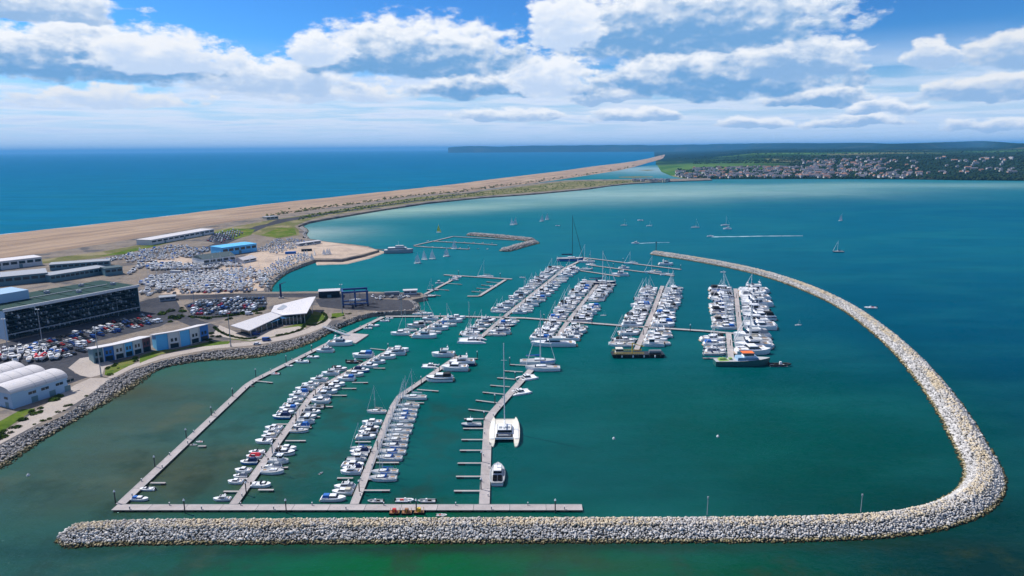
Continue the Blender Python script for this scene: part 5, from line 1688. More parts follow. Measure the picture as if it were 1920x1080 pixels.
# navigation posts, buoys, wake
for x, y, lb in [(1326, 962, 'slim marker post on the near breakwater, farther from the bend'), (1614, 957, 'slim marker post on the near breakwater by the bend')]:
    t = group_obj('marker_post', lb, 'post', G(x, y, 3.4))
    m_ = MB(); m_.tube((0, 0, -0.6), (0, 0, 5.2), 0.12, 0.09, 6); m_.obj('pole', M['steel_grey'], t)
    m_ = MB(); m_.tube((0, 0, 5.2), (0, 0, 5.8), 0.25, 0.25, 8); m_.obj('lantern', M['steel_grey'], t)
t = group_obj('beacon', 'dark navigation beacon on the head of the long breakwater', 'beacon', G(1230, 470, 3.4))
m_ = MB(); m_.tube((0, 0, -0.6), (0, 0, 9), 0.45, 0.35, 8); m_.obj('pole', M['pile_steel'], t)
m_ = MB(); m_.box(-1.1, 1.1, -1.1, 1.1, 9, 9.3); m_.tube((0, 0, 9.3), (0, 0, 10.8), 0.4, 0.3, 8); m_.obj('lantern', M['pile_steel'], t)
for x, y, cm, lb in [(1151, 823, 'white_paint', 'white mooring buoy in open water, nearer the catamaran'), (1346, 819, 'white_paint', 'small orange white buoy in open water toward the breakwater'), (53, 892, 'white_paint', 'tiny white buoy off the rocky shore'), (1195, 600, 'white_paint', 'tiny white buoy between the far arms')]:
    t = group_obj('mooring_buoy', lb, 'buoy', G(x, y))
    m_ = MB(); m_.tube((0, 0, -0.3), (0, 0, 0.35), 0.55, 0.62, 10); m_.tube((0, 0, 0.35), (0, 0, 0.8), 0.62, 0.2, 10); m_.obj('float', M[cm], t, smooth=True)
    m_ = MB(); m_.tube((0, 0, 0.8), (0, 0, 1.1), 0.12, None, 6); m_.obj('mooring_ring', M['steel_grey'], t)


def wake_mat():
    m, k = new_mat('wake_foam')
    p = geo_pos(k)
    n = k.noise(k.vec('MULTIPLY', p, (0.05, 0.4, 0)), 1.0, 5.0, 0.7)
    k.surface(k.mix(k.smooth(n, 0.38, 0.6), (0.05, 0.25, 0.32), (0.62, 0.72, 0.76)), 0.6)
    MATS['wake_foam'] = m


wake_mat()
for pts, w0, w1 in [([(1334, 444.2), (1380, 443.6), (1440, 442.6), (1510, 442.2)], 3.2, 1.0), ([(1197, 456.5), (1225, 455.2), (1262, 454.5)], 1.6, 0.6)]:
    ln_ = smooth_line([G(x, y) for x, y in pts], 6)
    rows = []
    for i, p in enumerate(ln_):
        w = (w0 + (w1 - w0) * i / len(ln_)) * (1 + 0.35 * math.sin(i * 1.9))
        rows.append([(p.x, p.y - w, 0.05), (p.x, p.y + w, 0.05)])
    m_ = MB(); m_.loft(rows, cap=False)
    tag(m_.obj('foam', M['wake_foam']), 'white wake trailing behind a moving boat', kind='stuff')
# ------------------------------------------------------------------ buildings
def frame_from(p0, p1):
    """Origin and heading of a building whose front edge runs p0 -> p1."""
    d = p1 - p0
    return math.hypot(d.x, d.y), math.atan2(d.y, d.x)


LZ = LAND_Z

# dry-stack boat store: open racks of boats behind a tall dark front
p0, p1 = G(16, 638, LZ), G(262, 584, LZ)
BL, BA = frame_from(p0, p1)
BH = 19.5
t = group_obj('boat_storage_building', 'tall dark boat storage building with boats racked on open shelves', 'building', p0, BA)
DEP = 46.0
m_ = MB()
m_.box(0, BL, 7.0, DEP, 0, BH - 0.5)
m_.obj('wall', M['clad_dark'], t)
m_ = MB(); m_.box(-0.6, -0.02, -0.4, DEP, 0, BH - 0.3); m_.obj('end_wall', M['clad_pale_blue'], t)
m_ = MB(); m_.box(BL + 0.02, BL + 0.5, -0.4, DEP, 0, BH - 0.3); m_.obj('end_wall', M['clad_teal'], t)
m_ = MB(); m_.box(-1.0, BL + 0.9, -1.0, DEP + 0.5, BH - 0.29, BH + 0.15); rf = m_.obj('roof', M['roof_green'], t)
m_ = MB(); m_.box(-1.05, BL + 0.95, -1.9, -1.02, BH - 0.9, BH + 1.0); m_.obj('fascia', M['clad_white'], rf)
for q in range(1, 6):
    m_ = MB(); m_.box(q * BL / 6 - 0.25, q * BL / 6 + 0.25, 0, DEP, BH + 0.16, BH + 0.45); m_.obj('roof_rib', M['roof_green'], rf)
m_ = MB(); m_.box(8, BL - 8, DEP * 0.5 - 0.4, DEP * 0.5 + 0.4, BH + 0.46, BH + 0.8); m_.obj('roof_ridge', M['roof_grey'], rf)
m_ = MB(); m_.box(-0.5, 26, 22, 44, BH + 0.46, BH + 6.5); pl = m_.obj('plant_room', M['clad_pale_blue'], rf)
for q, (x, y) in enumerate(((40, 30), (52, 12), (66, 34), (80, 18), (92, 30))):
    if x < BL - 6:
        m_ = MB(); m_.box(x, x + 3.2, y, y + 2.2, BH + 0.2, BH + 1.9); m_.tube((x + 1, y + 1.1, BH + 1.9), (x + 1, y + 1.1, BH + 2.5), 0.5, None, 8); m_.obj('roof_unit', M['steel_grey'], rf)
NB, NL = 26, 5
for q in range(NB + 1):
    m_ = MB(); x = q * BL / NB
    m_.box(x - 0.16, x + 0.16, -0.15, 0.15, 0, BH - 0.8); m_.obj('rack_post', M['clad_dark'], t)
for q in range(1, NL + 1):
    m_ = MB(); z = 1.2 + (q - 1) * 3.6
    m_.box(0.2, BL - 0.2, -0.22, 6.9, z, z + 0.22); m_.obj('rack_shelf', M['roof_dark'], t)
m_ = MB(); m_.box(0.2, BL - 0.2, -0.8, -0.23, 3.2, 3.9); m_.obj('kerb_beam', M['steel_grey'], t)
# merged boat bodies for boats standing ashore
def merged(code, drop=(), cradle=0.0, name=None):
    nm, desc, cat, L, P = PROTO[code]
    mats, vs, fs, ms = [], [], [], []
    for pn, me, subs in [(a, b, c) for a, b, c in P] + [(sn, sm, []) for _, _, c in P for sn, sm in c]:
        if pn in drop:
            continue
        b = len(vs)
        vs += [(v.co.x, v.co.y, v.co.z + cradle) for v in me.vertices]
        for p in me.polygons:
            mt = me.materials[p.material_index]
            if mt not in mats:
                mats.append(mt)
            fs.append(tuple(b + i for i in p.vertices)); ms.append(mats.index(mt))
    if cradle:
        c = MB()
        for s in (-1, 1):
            for x in (-0.28, 0.2):
                c.tube((x * L, s * L * 0.13, 0), (x * L, s * L * 0.10, cradle), 0.09, None, 4)
        c.box(-0.35 * L, 0.3 * L, -0.12, 0.12, 0.05, cradle - 0.25)
        b = len(vs)
        vs += c.v; fs += [tuple(b + i for i in f) for f in c.f]
        mats.append(M['steel_grey']); ms += [len(mats) - 1] * len(c.f)
    me = bpy.data.meshes.new(name or nm)
    me.from_pydata(vs, [], fs)
    for mt in mats:
        me.materials.append(mt)
    me.polygons.foreach_set('material_index', ms)
    me.update()
    return me, L, nm, desc, cat


RK = [merged(c, ('outboard_motor',)) for c in ('o1', 'o3', 'o4', 'r1', 'o5', 'p1')]
r_ = random.Random(5)
ca, sa = math.cos(BA), math.sin(BA)
for lv in range(NL):
    for q in range(NB):
        if r_.random() < 0.34:
            continue
        me, L, nm, desc, cat = RK[r_.choice((0, 0, 1, 2, 2, 3, 4, 5))]
        s = r_.uniform(0.75, 0.95)
        x, y = (q + 0.5) * BL / NB, 3.8 + r_.uniform(-0.5, 0.6)
        o = mesh_obj('racked_boat', me, None, (p0.x + x * ca - y * sa, p0.y + x * sa + y * ca, LZ + 1.2 + lv * 3.6 + 0.55), BA - math.pi / 2 + r_.uniform(-0.05, 0.05))
        o.scale = (s, s * 0.85, s)
        tag(o, f'boat racked in the storage building, {ORD[lv]} shelf up, {ORD[q]} bay from its pale end', 'boat', 'boats racked in the storage building')

# barrel-roofed sheds
p0, p1 = G(50, 759, LZ), G(129, 733, LZ)
SL, SA = frame_from(p0, p1)
SW, SH, SR = 15.5, 7.4, 3.2
nrm = Vector((-math.sin(SA), math.cos(SA), 0))
for q, lb in enumerate(('pale barrel-roofed shed closest to the promenade', 'middle of three pale barrel-roofed sheds', 'barrel-roofed shed farthest from the promenade')):
    t = group_obj('barrel_roof_shed', lb, 'shed', p0 + nrm * q * (SW + 0.6), SA)
    sx = -6.0
    m_ = MB(); m_.box(sx, SL, 0, SW, 0, SH); m_.obj('wall', M['clad_pale_blue'], t)
    arc = [(SW / 2 - (SW / 2 + 0.25) * math.cos(a), SH + 0.02 + SR * math.sin(a)) for a in [math.pi * i / 12 for i in range(13)]]
    secs = [[(x, y, z) for y, z in arc] for x in (sx - 0.4, SL + 0.4)]
    m_ = MB(); m_.loft(secs, cap=False); m_.add(secs[0], [tuple(range(12, -1, -1))]); m_.add(secs[1], [tuple(range(13))])
    rf = m_.obj('roof', M['roof_white'], t, smooth=False)
    for x in (SL * 0.25, SL * 0.5, SL * 0.75):
        m_ = MB(); m_.loft([[(x + e, y, z + 0.04) for y, z in arc] for e in (-0.1, 0.1)], cap=False); m_.obj('roof_seam', M['roof_grey'], rf)
    if q == 0:
        for x in (1.5, 7.5, 14.5, 20.0):
            m_ = MB(); m_.box(x, x + 3.6, -0.06, -0.005, 4.4, 5.7); w_ = m_.obj('window', M['window_glass'], t)
            m_ = MB(); m_.box(x + 1.75, x + 1.85, -0.09, -0.061, 4.4, 5.7); m_.obj('frame', M['clad_white'], w_)
        for x in (2.5, 11.0, 18.5):
            m_ = MB(); m_.box(x, x + 3.0, -0.06, -0.005, 0.1, 3.0); m_.obj('door', M['clad_teal'], t)
        m_ = MB(); m_.box(-0.3, SL + 0.3, -0.35, -0.1, SH - 0.35, SH - 0.05); m_.obj('gutter', M['clad_white'], t)
    for y in (3.0, SW - 5.5):
        m_ = MB(); m_.box(sx - 0.06, sx - 0.005, y, y + 2.6, 4.2, 5.4); m_.obj('window', M['window_glass'], t)
        m_ = MB(); m_.box(sx - 0.06, sx - 0.005, y, y + 2.4, 0.1, 2.8); m_.obj('door', M['clad_teal'], t)
# colourful curved commercial units
def units(front, label, panels, h0, h1, depth):
    """A row of units on a slightly curved plan with coloured bays and one sloping roof."""
    P = [G(x, y, LZ) for x, y in front]
    t = group_obj('commercial_unit', label, 'building', P[0])
    o0 = P[0]
    P = [p - o0 for p in smooth_line(P, 0.5)]
    L = len(P)
    back, = [[]]
    for i, p in enumerate(P):
        d = (P[min(i + 1, L - 1)] - P[max(i - 1, 0)]).normalized()
        back.append(p + Vector((-d.y, d.x, 0)) * depth)
    n = len(panels)
    for q, (mt, glazed) in enumerate(panels):
        a, b = int(q * (L - 1) / n), int((q + 1) * (L - 1) / n)
        secs = []
        for i in range(a, b + 1):
            f, k_ = P[i], back[i]
            secs.append([(f.x, f.y, -0.2), (f.x, f.y, h0), (k_.x, k_.y, h1), (k_.x, k_.y, -0.2)])
        m_ = MB(); m_.loft(secs, 0, True, True); w_ = m_.obj('bay', M[mt], t)
        d = (P[b] - P[a]); an = math.atan2(d.y, d.x); ln = d.length
        dn = Vector((d.y, -d.x, 0)).normalized() * 0.10
        if glazed:
            m_ = MB(); m_.box(ln * 0.14, ln * 0.86, -0.06, 0.02, 0.2, 3.0); g_ = m_.obj('shopfront', M['window_glass'], w_, (P[a] + dn), an)
            for u in (0.22, 0.56):
                m_ = MB(); m_.box(ln * u, ln * (u + 0.2), -0.06, 0.02, 4.2, 6.2); m_.obj('window', M['window_glass'], w_, (P[a] + dn), an)
        if q:
            m_ = MB(); m_.box(-0.15, 0.15, -0.5, 0.3, -0.2, h0 + 0.1); m_.obj('fin_wall', M['clad_white'], t, P[a], an)
    secs = []
    for i in range(0, L):
        d = (P[min(i + 1, L - 1)] - P[max(i - 1, 0)]).normalized()
        nn = Vector((-d.y, d.x, 0))
        ex = d * (-0.8 if i == 0 else 0.8 if i == L - 1 else 0)
        f, k_ = P[i] - nn * 1.6 + ex, back[i] + nn * 0.8 + ex
        secs.append([(f.x, f.y, h0 + 0.35), (k_.x, k_.y, h1 + 0.15), (k_.x, k_.y, h1 + 0.55), (f.x, f.y, h0 + 0.8)])
    m_ = MB(); m_.loft(secs, 0, True, True); m_.obj('roof', M['roof_white'], t)
    return t


units([(177, 682), (232, 671), (284, 657)], 'curved waterfront unit with blue, pale and maroon bays', [('clad_teal', 1), ('clad_blue', 1), ('clad_white', 1), ('clad_sky', 1), ('clad_white', 1), ('clad_maroon', 1)], 8.4, 6.6, 11)
units([(295, 658), (345, 649), (393, 636)], 'curved waterfront unit with sky blue end bay', [('clad_sky', 0), ('clad_white', 1), ('clad_sky', 0), ('clad_white', 1), ('clad_blue', 1)], 9.8, 7.4, 11)


def slab(name, px, mat, thick, parent, o0):
    """A roof plate through surveyed corners (x, y, height)."""
    pts = [G(x, y, LZ + z) - o0 for x, y, z in px]
    n = len(pts)
    m_ = MB()
    m_.add([tuple(p) for p in pts] + [(p.x, p.y, p.z - thick) for p in pts], [tuple(range(n)), tuple(range(2 * n - 1, n - 1, -1))] + [(i, n + i, n + (i + 1) % n, (i + 1) % n) for i in range(n)])
    return m_.obj(name, M[mat], parent)


# clubhouse under two folded white roofs
o0 = G(500, 615, LZ)
t = group_obj('clubhouse', 'glazed clubhouse under two folded pale roofs by the gangway', 'building', o0)
slab('roof', [(432, 610, 5.2), (467, 620, 5.2), (528, 592, 4.6), (508, 585, 4.6)], 'roof_white', 0.5, t, o0)
rf = slab('roof', [(508, 584, 4.9), (529, 591, 4.9), (575, 587, 8.5), (592, 556, 9.5), (580, 557, 9.0), (514, 573, 5.2)], 'roof_white', 0.5, t, o0)
slab('rooflight', [(519, 579, 5.6), (529, 581, 5.7), (541, 574, 6.2), (531, 571, 6.2)], 'steel_grey', 0.1, rf, o0)
m_ = MB(); m_.prism([G(x, y, LZ) - o0 for x, y in [(452, 624), (470, 631), (526, 610), (510, 600)]], 0, 4.1); m_.obj('glazed_wall', M['window_glass'], t)
m_ = MB(); m_.prism([G(x, y, LZ) - o0 for x, y in [(514, 601), (530, 609), (572, 606), (584, 590), (560, 588)]], 0, 4.3); m_.obj('glazed_wall', M['window_glass'], t)
for q in range(7):
    a_, b_ = G(530 + q * 7, 609 - q * 0.5, LZ) - o0, 0
    m_ = MB(); m_.box(-0.12, 0.12, -0.3, -0.05, 0, 4.2 + q * 0.45); m_.obj('mullion', M['clad_white'], t, a_)
for q in range(6):
    a_ = G(471 + q * 10, 631 - q * 3.8, LZ) - o0
    m_ = MB(); m_.box(-0.12, 0.12, -0.3, -0.05, 0, 4.1); m_.obj('mullion', M['clad_white'], t, a_)
m_ = MB(); m_.tube((0, 0, 0), (0, 0, 9), 0.25, None, 6); m_.obj('roof_prop', M['clad_white'], t, G(586, 588, LZ) - o0)


def hall(label, front, depth, h, wall, roofm, pitch=0.0, bands=0, doors=(), name='building', over=0.5):
    """A plain hall on a front edge given in the view, with flat or pitched roof, window band and doors."""
    a, b = G(*front[0], LZ), G(*front[1], LZ)
    L, an = frame_from(a, b)
    t = group_obj(name, label, 'building', a, an)
    m_ = MB(); m_.box(0, L, 0, depth, 0, h); m_.obj('wall', M[wall], t)
    m_ = MB()
    if pitch:
        rg = h + pitch
        m_.add([(-over, -over, h - 0.1), (L + over, -over, h - 0.1), (L + over, depth + over, h - 0.1), (-over, depth + over, h - 0.1), (-over, depth / 2, rg), (L + over, depth / 2, rg)],
               [(0, 1, 5, 4), (2, 3, 4, 5), (1, 2, 5), (3, 0, 4), (3, 2, 1, 0)])
    else:
        m_.box(-over, L + over, -over, depth + over, h + 0.01, h + 0.5)
    rf = m_.obj('roof', M[roofm], t)
    for q in range(bands):
        x0, x1 = L * (q + 0.12) / bands, L * (q + 0.88) / bands
        m_ = MB(); m_.box(x0, x1, -0.09, -0.01, h * 0.5, h * 0.82); m_.obj('window', M['window_glass'], t)
    for u in doors:
        m_ = MB(); m_.box(L * u - 1.6, L * u + 1.6, -0.09, -0.01, 0.05, h * 0.46); m_.obj('door', M['clad_teal'], t)
    return t, rf, L


hall('long low white workshop building below the shingle bank', ((284, 460), (402, 438)), 22, 6.5, 'clad_white', 'roof_white', 0, 12, (0.2, 0.5, 0.8))
t, rf, L = hall('white sailing academy hall with pitched grey roof', ((382, 500), (442, 492)), 26, 7.5, 'clad_white', 'roof_dark', 3.5, 5, (0.55,))
hall('bright blue roofed sailing academy wing', ((418, 480), (482, 471)), 24, 9.0, 'clad_sky', 'clad_sky', 0, 6, (0.5,))
hall('white flat-roofed building below the shingle bank', ((-60, 514), (80, 497)), 22, 8.5, 'clad_white', 'roof_white', 0, 9, (0.4, 0.7))
hall('long grey flat-roofed range of sheds behind the yard', ((94, 508), (206, 500)), 16, 6.0, 'clad_teal', 'roof_grey', 0, 10, (0.3, 0.6))
hall('grey glazed workshop range beside the storage building', ((96, 530), (202, 513)), 18, 6.5, 'clad_teal', 'roof_grey', 0, 12, (0.25, 0.5, 0.75))
hall('small dark teal workshop at the corner of the yard', ((198, 518), (231, 514)), 14, 7.0, 'clad_teal', 'roof_dark', 0, 3, (0.5,))
hall('teal workshop behind the boat storage roof', ((-40, 541), (90, 528)), 30, 8.0, 'clad_teal', 'roof_grey', 0, 8, (0.5,))
hall('white marquee-like shed by the dinghy park', ((456, 494), (481, 489)), 12, 3.5, 'clad_white', 'roof_white', 2.5, 2, ())
hall('dark square office by the boat hoist', ((598, 559), (637, 557)), 9, 5.0, 'clad_dark', 'roof_white', 0, 4, (0.5,))
hall('small white kiosk on the hoist quay', ((757, 553), (782, 552)), 5, 3.2, 'clad_white', 'roof_white', 0, 2, (), 'kiosk')
hall('low white cabin beside the dinghy park', ((560, 462), (602, 456)), 6, 3.2, 'clad_white', 'roof_white', 0, 3, ())
hall('stone block house where the road meets the shingle', ((500, 413), (522, 411)), 14, 5.0, 'house_stone', 'roof_grey', 0, 3, (), 'building')
hall('small grey gatehouse by the car park', ((300, 566), (330, 563)), 8, 3.0, 'steel_grey', 'roof_grey', 0, 3, ())

# travelling boat hoist
a_, b_ = G(644, 577, LZ), G(690, 574, LZ)
L, an = frame_from(a_, b_)
t = group_obj('boat_hoist', 'blue steel travelling boat hoist on the quay', 'hoist', a_, an)
HH = 11.0
for x in (0, L * 0.5, L):
    for y in (0, 12):
        m_ = MB(); m_.box(x - 0.5, x + 0.5, y - 0.5, y + 0.5, 1.2, HH); m_.obj('leg', M['hoist_blue'], t)
        m_ = MB(); m_.tube((x, y - 0.4, 0.75), (x, y + 0.4, 0.75), 0.8, None, 10); m_.obj('wheel', M['rubber'], t)
for y in (0, 12):
    m_ = MB(); m_.box(-0.8, L + 0.8, y - 0.6, y + 0.6, HH + 0.01, HH + 1.4); m_.obj('top_beam', M['hoist_blue'], t)
    m_ = MB(); m_.box(-0.6, L + 0.6, y - 0.52, y + 0.52, 2.0, 2.9); m_.obj('lower_beam', M['hoist_blue'], t)
m_ = MB(); m_.box(-0.7, 0.5, 0.6, 11.4, HH + 0.1, HH + 1.2); m_.obj('cross_beam', M['hoist_blue'], t)
for x in (L * 0.3, L * 0.7):
    m_ = MB(); m_.box(x - 0.15, x + 0.15, 1.0, 11.0, 3.0, 3.2); m_.tube((x, 1, 3), (x, 0.4, HH), 0.08, None, 4); m_.tube((x, 11, 3), (x, 11.6, HH), 0.08, None, 4); m_.obj('sling', M['rubber'], t)
me, L2, nm, desc, cat = merged('s6', ('mast', 'rigging', 'boom', 'sail_cover', 'furled_jib'))
c_ = a_ + Vector((math.cos(an), math.sin(an), 0)) * L * 0.5 + Vector((-math.sin(an), math.cos(an), 0)) * 6
tag(mesh_obj('sailing_yacht', me, None, (c_.x, c_.y, LZ + 3.7), an), 'white yacht hanging in the blue boat hoist', 'yacht')
t = group_obj('mast_crane', 'dark mast crane standing at the corner of the basin', 'crane', G(527, 559, LZ))
m_ = MB(); m_.box(-1.6, 1.6, -1.6, 1.6, 0, 1.0); m_.obj('base', M['concrete'], t)
m_ = MB(); m_.tube((0, 0, 1.0), (0, 0, 12), 0.9, 0.7, 8); m_.obj('column', M['navy_hull'], t)
m_ = MB(); m_.tube((0, 0, 11.5), (5, -1, 13.5), 0.35, 0.2, 6); m_.obj('jib', M['navy_hull'], t)

# ------------------------------------------------------------------ light masts
for j, (x, y, top, lb) in enumerate([(79, 641, 578, 'tall light mast in front of the boat storage building'), (190, 706, 610, 'tall light mast on the promenade by the blue units'), (433, 650, 583, 'tall light mast on the promenade by the clubhouse'), (408, 583, 548, 'light mast in the car park, nearer the clubhouse'),
                                     (364, 570, 540, 'light mast at the corner of the car park'), (642, 588, 532, 'tall pale light mast beside the boat hoist'), (753, 592, 552, 'light mast at the end of the hoist pier'), (222, 592, 560, 'light mast by the far end of the boat storage building'), (15, 655, 596, 'light mast among the trailers beside the boat storage building')]):
    b_ = G(x, y, LZ)
    h_ = (y - top) / FPX * depth_of(b_)
    t = group_obj('light_mast', lb, 'lamp post', b_)
    m_ = MB(); m_.tube((0, 0, 0), (0, 0, h_), 0.30, 0.16, 8); m_.obj('pole', M['steel_grey'], t)
    m_ = MB(); m_.tube((0, 0, 0), (0, 0, 1.2), 0.55, 0.45, 8); m_.obj('base', M['concrete'], t)
    for s in (-1, 1):
        m_ = MB(); m_.box(-0.35 + s * 0.75, 0.35 + s * 0.75, -0.4, 0.4, h_ - 0.25, h_ + 0.05); m_.obj('lamp_head', M['white_paint'], t)

# ------------------------------------------------------------------ cars, vans and boats ashore
def inside(poly, x, y):
    c = False
    j = len(poly) - 1
    for i in range(len(poly)):
        xi, yi = poly[i][:2]
        xj, yj = poly[j][:2]
        if (yi > y) != (yj > y) and x < (xj - xi) * (y - yi) / (yj - yi) + xi:
            c = not c
        j = i
    return c


def car_meshes(col, van=False):
    L, W = (5.2, 2.0) if van else (4.4, 1.8)
    m1 = MB()
    if van:
        m1.frustum(-2.6, 2.6, 1.0, 0.98, 0.35, 1.1, 0.05, 0.0); m1.frustum(-2.6, 2.0, 0.98, 0.90, 1.1, 2.25, 0.55, 0.05)
        g = MB(); g.band(-2.6, 2.0, 0.98, 0.90, 1.1, 2.25, 0.55, 0.05, 0.25, 0.8, 0.015)
        g.v = [(max(v[0], 0.55), v[1], v[2]) for v in g.v]
    else:
        m1.frustum(-2.2, 2.2, 0.88, 0.86, 0.3, 0.85, 0.1, 0.05); m1.frustum(-1.8, 1.25, 0.84, 0.66, 0.85, 1.42, 0.75, 0.5)
        g = MB(); g.band(-1.8, 1.25, 0.84, 0.66, 0.85, 1.42, 0.75, 0.5, 0.12, 0.86, 0.015)
    w = MB()
    for x in (-1.35, 1.4):
        for s in (-1, 1):
            w.tube((x, s * W * 0.40, 0.32), (x, s * W * 0.50, 0.32), 0.32, None, 8)
    full = MB()
    for q, mm in enumerate((m1, g, w)):
        full.add(mm.v, mm.f, q)
    return full.mesh('car', [M[col], M['tinted_glass'], M['rubber']])


CARS = {c: car_meshes(c) for c in ('car_white', 'car_silver', 'car_black', 'car_blue', 'car_red', 'car_grey')}
VANS = {c: car_meshes(c, True) for c in ('car_white', 'car_blue', 'car_silver')}
occupied = []


def park(px, heading, row, pitch, place, group, frac=0.85, seed=1, kinds=('car_white', 'car_silver', 'car_black', 'car_blue', 'car_grey', 'car_red', 'car_grey', 'car_black', 'car_silver'), van=0.1, alt=False):
    """Rows of parked cars over an area outlined in the view."""
    r_ = random.Random(seed)
    poly = [G(x, y, LZ) for x, y in px]
    ca, sa = math.cos(heading), math.sin(heading)
    us = [p.x * ca + p.y * sa for p in poly]
    vs_ = [-p.x * sa + p.y * ca for p in poly]
    v, k_ = min(vs_) + 2.6, 0
    n, rn = 0, 0
    while v < max(vs_) - 2:
        u = min(us) + 1.4
        cn = 0
        while u < max(us) - 1:
            x, y = u * ca - v * sa, u * sa + v * ca
            if inside(poly, x, y) and r_.random() < frac:
                c = r_.choice(kinds)
                iv = r_.random() < van
                if iv and c not in VANS:
                    c = 'car_white'
                me = (VANS if iv else CARS)[c]
                o = mesh_obj('van' if iv else 'car', me, None, (x, y, LZ + 0.09), heading + math.pi / 2 + (math.pi if r_.random() < 0.5 else 0) + r_.uniform(-0.05, 0.05))
                w_ = c.split('_')[1]
                tag(o, f'{w_} {"van" if iv else "car"} parked {place}, {ORD[rn]} row back, {ORD[cn]} along', 'van' if iv else 'car', group)
                n += 1
                cn += 1
            u += pitch
        rn += 1 if cn else 0
        v += row[k_ % len(row)]
        k_ += 1
    return n


AH = BA
nc = park([(40, 652), (262, 590), (296, 596), (300, 606), (175, 640), (168, 660), (120, 672)], AH, (5.2, 8.5), 2.7, 'by the boat storage', 'cars before the boat storage building', 0.72, 3)
nc += park([(350, 573), (380, 563), (498, 558), (498, 578), (440, 590), (364, 590)], R(2), (5.2, 7.5), 2.8, 'behind the clubhouse', 'cars behind the clubhouse', 0.72, 4, ('car_white', 'car_silver', 'car_black', 'car_grey', 'car_black', 'car_blue', 'car_silver', 'car_white', 'car_red', 'car_grey'))
nc += park([(388, 452), (402, 439), (438, 431), (458, 436), (438, 448), (415, 456)], R(20), (6.0, 9.0), 3.4, 'below the shingle bank', 'cars by the shingle bank', 0.8, 5)
nc += park([(262, 556), (330, 552), (480, 548), (480, 544), (330, 547), (262, 550)], R(4), (6.0,), 3.6, 'along the yard road', 'cars along the yard road', 0.6, 6)
for x, y, me, hd, nm_, lb in [(482, 646, CARS['car_white'], 0.1, 'car', 'white car on the terrace beside a blue van'), (500, 639, VANS['car_blue'], 0.15, 'van', 'blue van on the terrace in front of the clubhouse'), (467, 590, VANS['car_white'], 0.3, 'van', 'white van on the road beside the clubhouse'),
                             (480, 628, VANS['car_blue'], 0.35, 'van', 'blue van tucked under the clubhouse eaves')]:
    s_ = mesh_obj(nm_, me, None, G(x, y, LZ + 0.11), hd)
    tag(s_, lb, nm_)


YB = {}
for c in ('s1', 's2', 's6', 's5', 'm1', 'c1', 'c2', 'c3', 'o1', 'o3', 'o4', 'o5', 'p1', 'p2', 'r1', 'r2', 'c5', 's3'):
    drop = ('rigging', 'outboard_motor') if c[0] != 's' else ('rigging', 'furled_jib')
    YB[c] = merged(c, drop, 1.3 if c[0] in 'smc' else 0.7)
    if c[0] == 's':
        YB[c + 'x'] = merged(c, ('rigging', 'furled_jib', 'mast', 'boom', 'sail_cover'), 1.3)


def yard(px, heading, row, pitch, codes, place, group, frac=0.9, seed=1, jit=0.07, lens=(7.5, 11.5)):
    """Rows of boats standing ashore over an area outlined in the view."""
    r_ = random.Random(seed)
    poly = [G(x, y, LZ) for x, y in px]
    ca, sa = math.cos(heading), math.sin(heading)
    us = [p.x * ca + p.y * sa for p in poly]
    vs_ = [-p.x * sa + p.y * ca for p in poly]
    v = min(vs_) + row * 0.5
    n, rn = 0, 0
    while v < max(vs_):
        u = min(us) + pitch * r_.uniform(0.3, 0.7)
        cn = 0
        while u < max(us):
            x, y = u * ca - v * sa, u * sa + v * ca
            if inside(poly, x, y) and r_.random() < frac:
                c = r_.choice(codes)
                me, L, nm, desc, cat = YB[c]
                ln = r_.uniform(*lens)
                o = mesh_obj(nm, me, None, (x, y + r_.uniform(-0.5, 0.5), LZ + 0.06), heading + math.pi / 2 + (math.pi if r_.random() < 0.4 else 0) + r_.uniform(-jit, jit))
                s = ln / L
                o.scale = (s, s, s)
                if c.endswith('x'):
                    desc = desc.split(' with')[0] + ' without mast'
                tag(o, f'{desc} {place}, {ORD[rn]} row back, {ORD[cn]} along', cat, group)
                n += 1
                cn += 1
            u += pitch * r_.uniform(0.9, 1.15)
        rn += 1 if cn else 0
        v += row
    return n


big = ['s1x', 's2x', 's6x', 's5', 's6', 's2', 's1', 'm1', 'c1', 'c2', 'c3', 'm1', 'c1', 'p1', 's3x', 'o1']
small = ['o1', 'o3', 'o4', 'o5', 'p1', 'p2', 'r1', 'o1', 'o4', 'c1', 'c2']
ny = yard([(266, 553), (300, 548), (420, 548), (494, 541), (502, 520), (470, 505), (420, 508), (330, 515), (265, 526)], R(8), 11.5, 4.3, big, 'in main boat yard', 'boats ashore in the main yard', 0.93, 21)
ny += yard([(232, 520), (262, 506), (330, 508), (460, 500), (430, 495), (380, 500), (330, 494), (262, 498)], R(6), 11.0, 4.4, big + small, 'beside grey workshops', 'boats ashore beside the workshops', 0.88, 22)
ny += yard([(196, 490), (262, 470), (330, 462), (395, 466), (380, 482), (330, 486), (262, 492)], R(8), 11.0, 4.7, small + ['c1', 's6x', 's2x'], 'in upper trailer park', 'boats in the upper trailer park', 0.8, 23, 0.3, (5.5, 8.5))
ny += yard([(500, 542), (512, 518), (560, 492), (588, 484), (560, 476), (520, 490), (490, 508)], R(28), 6.5, 3.0, ['o4', 'r1', 'o1', 'o5', 'r2', 'o3', 'o4'], 'on sandy dinghy park', 'boats on the sandy dinghy park', 0.85, 24, 0.3, (4.2, 5.6))
ny += yard([(480, 470), (520, 448), (560, 449), (600, 457), (560, 464), (520, 476)], R(15), 8.0, 3.2, ['o4', 'r1', 'o1', 'o5', 'r2', 'o3', 'o4'], 'by sailing academy', 'boats by the sailing academy', 0.8, 25, 0.3, (4.5, 6))
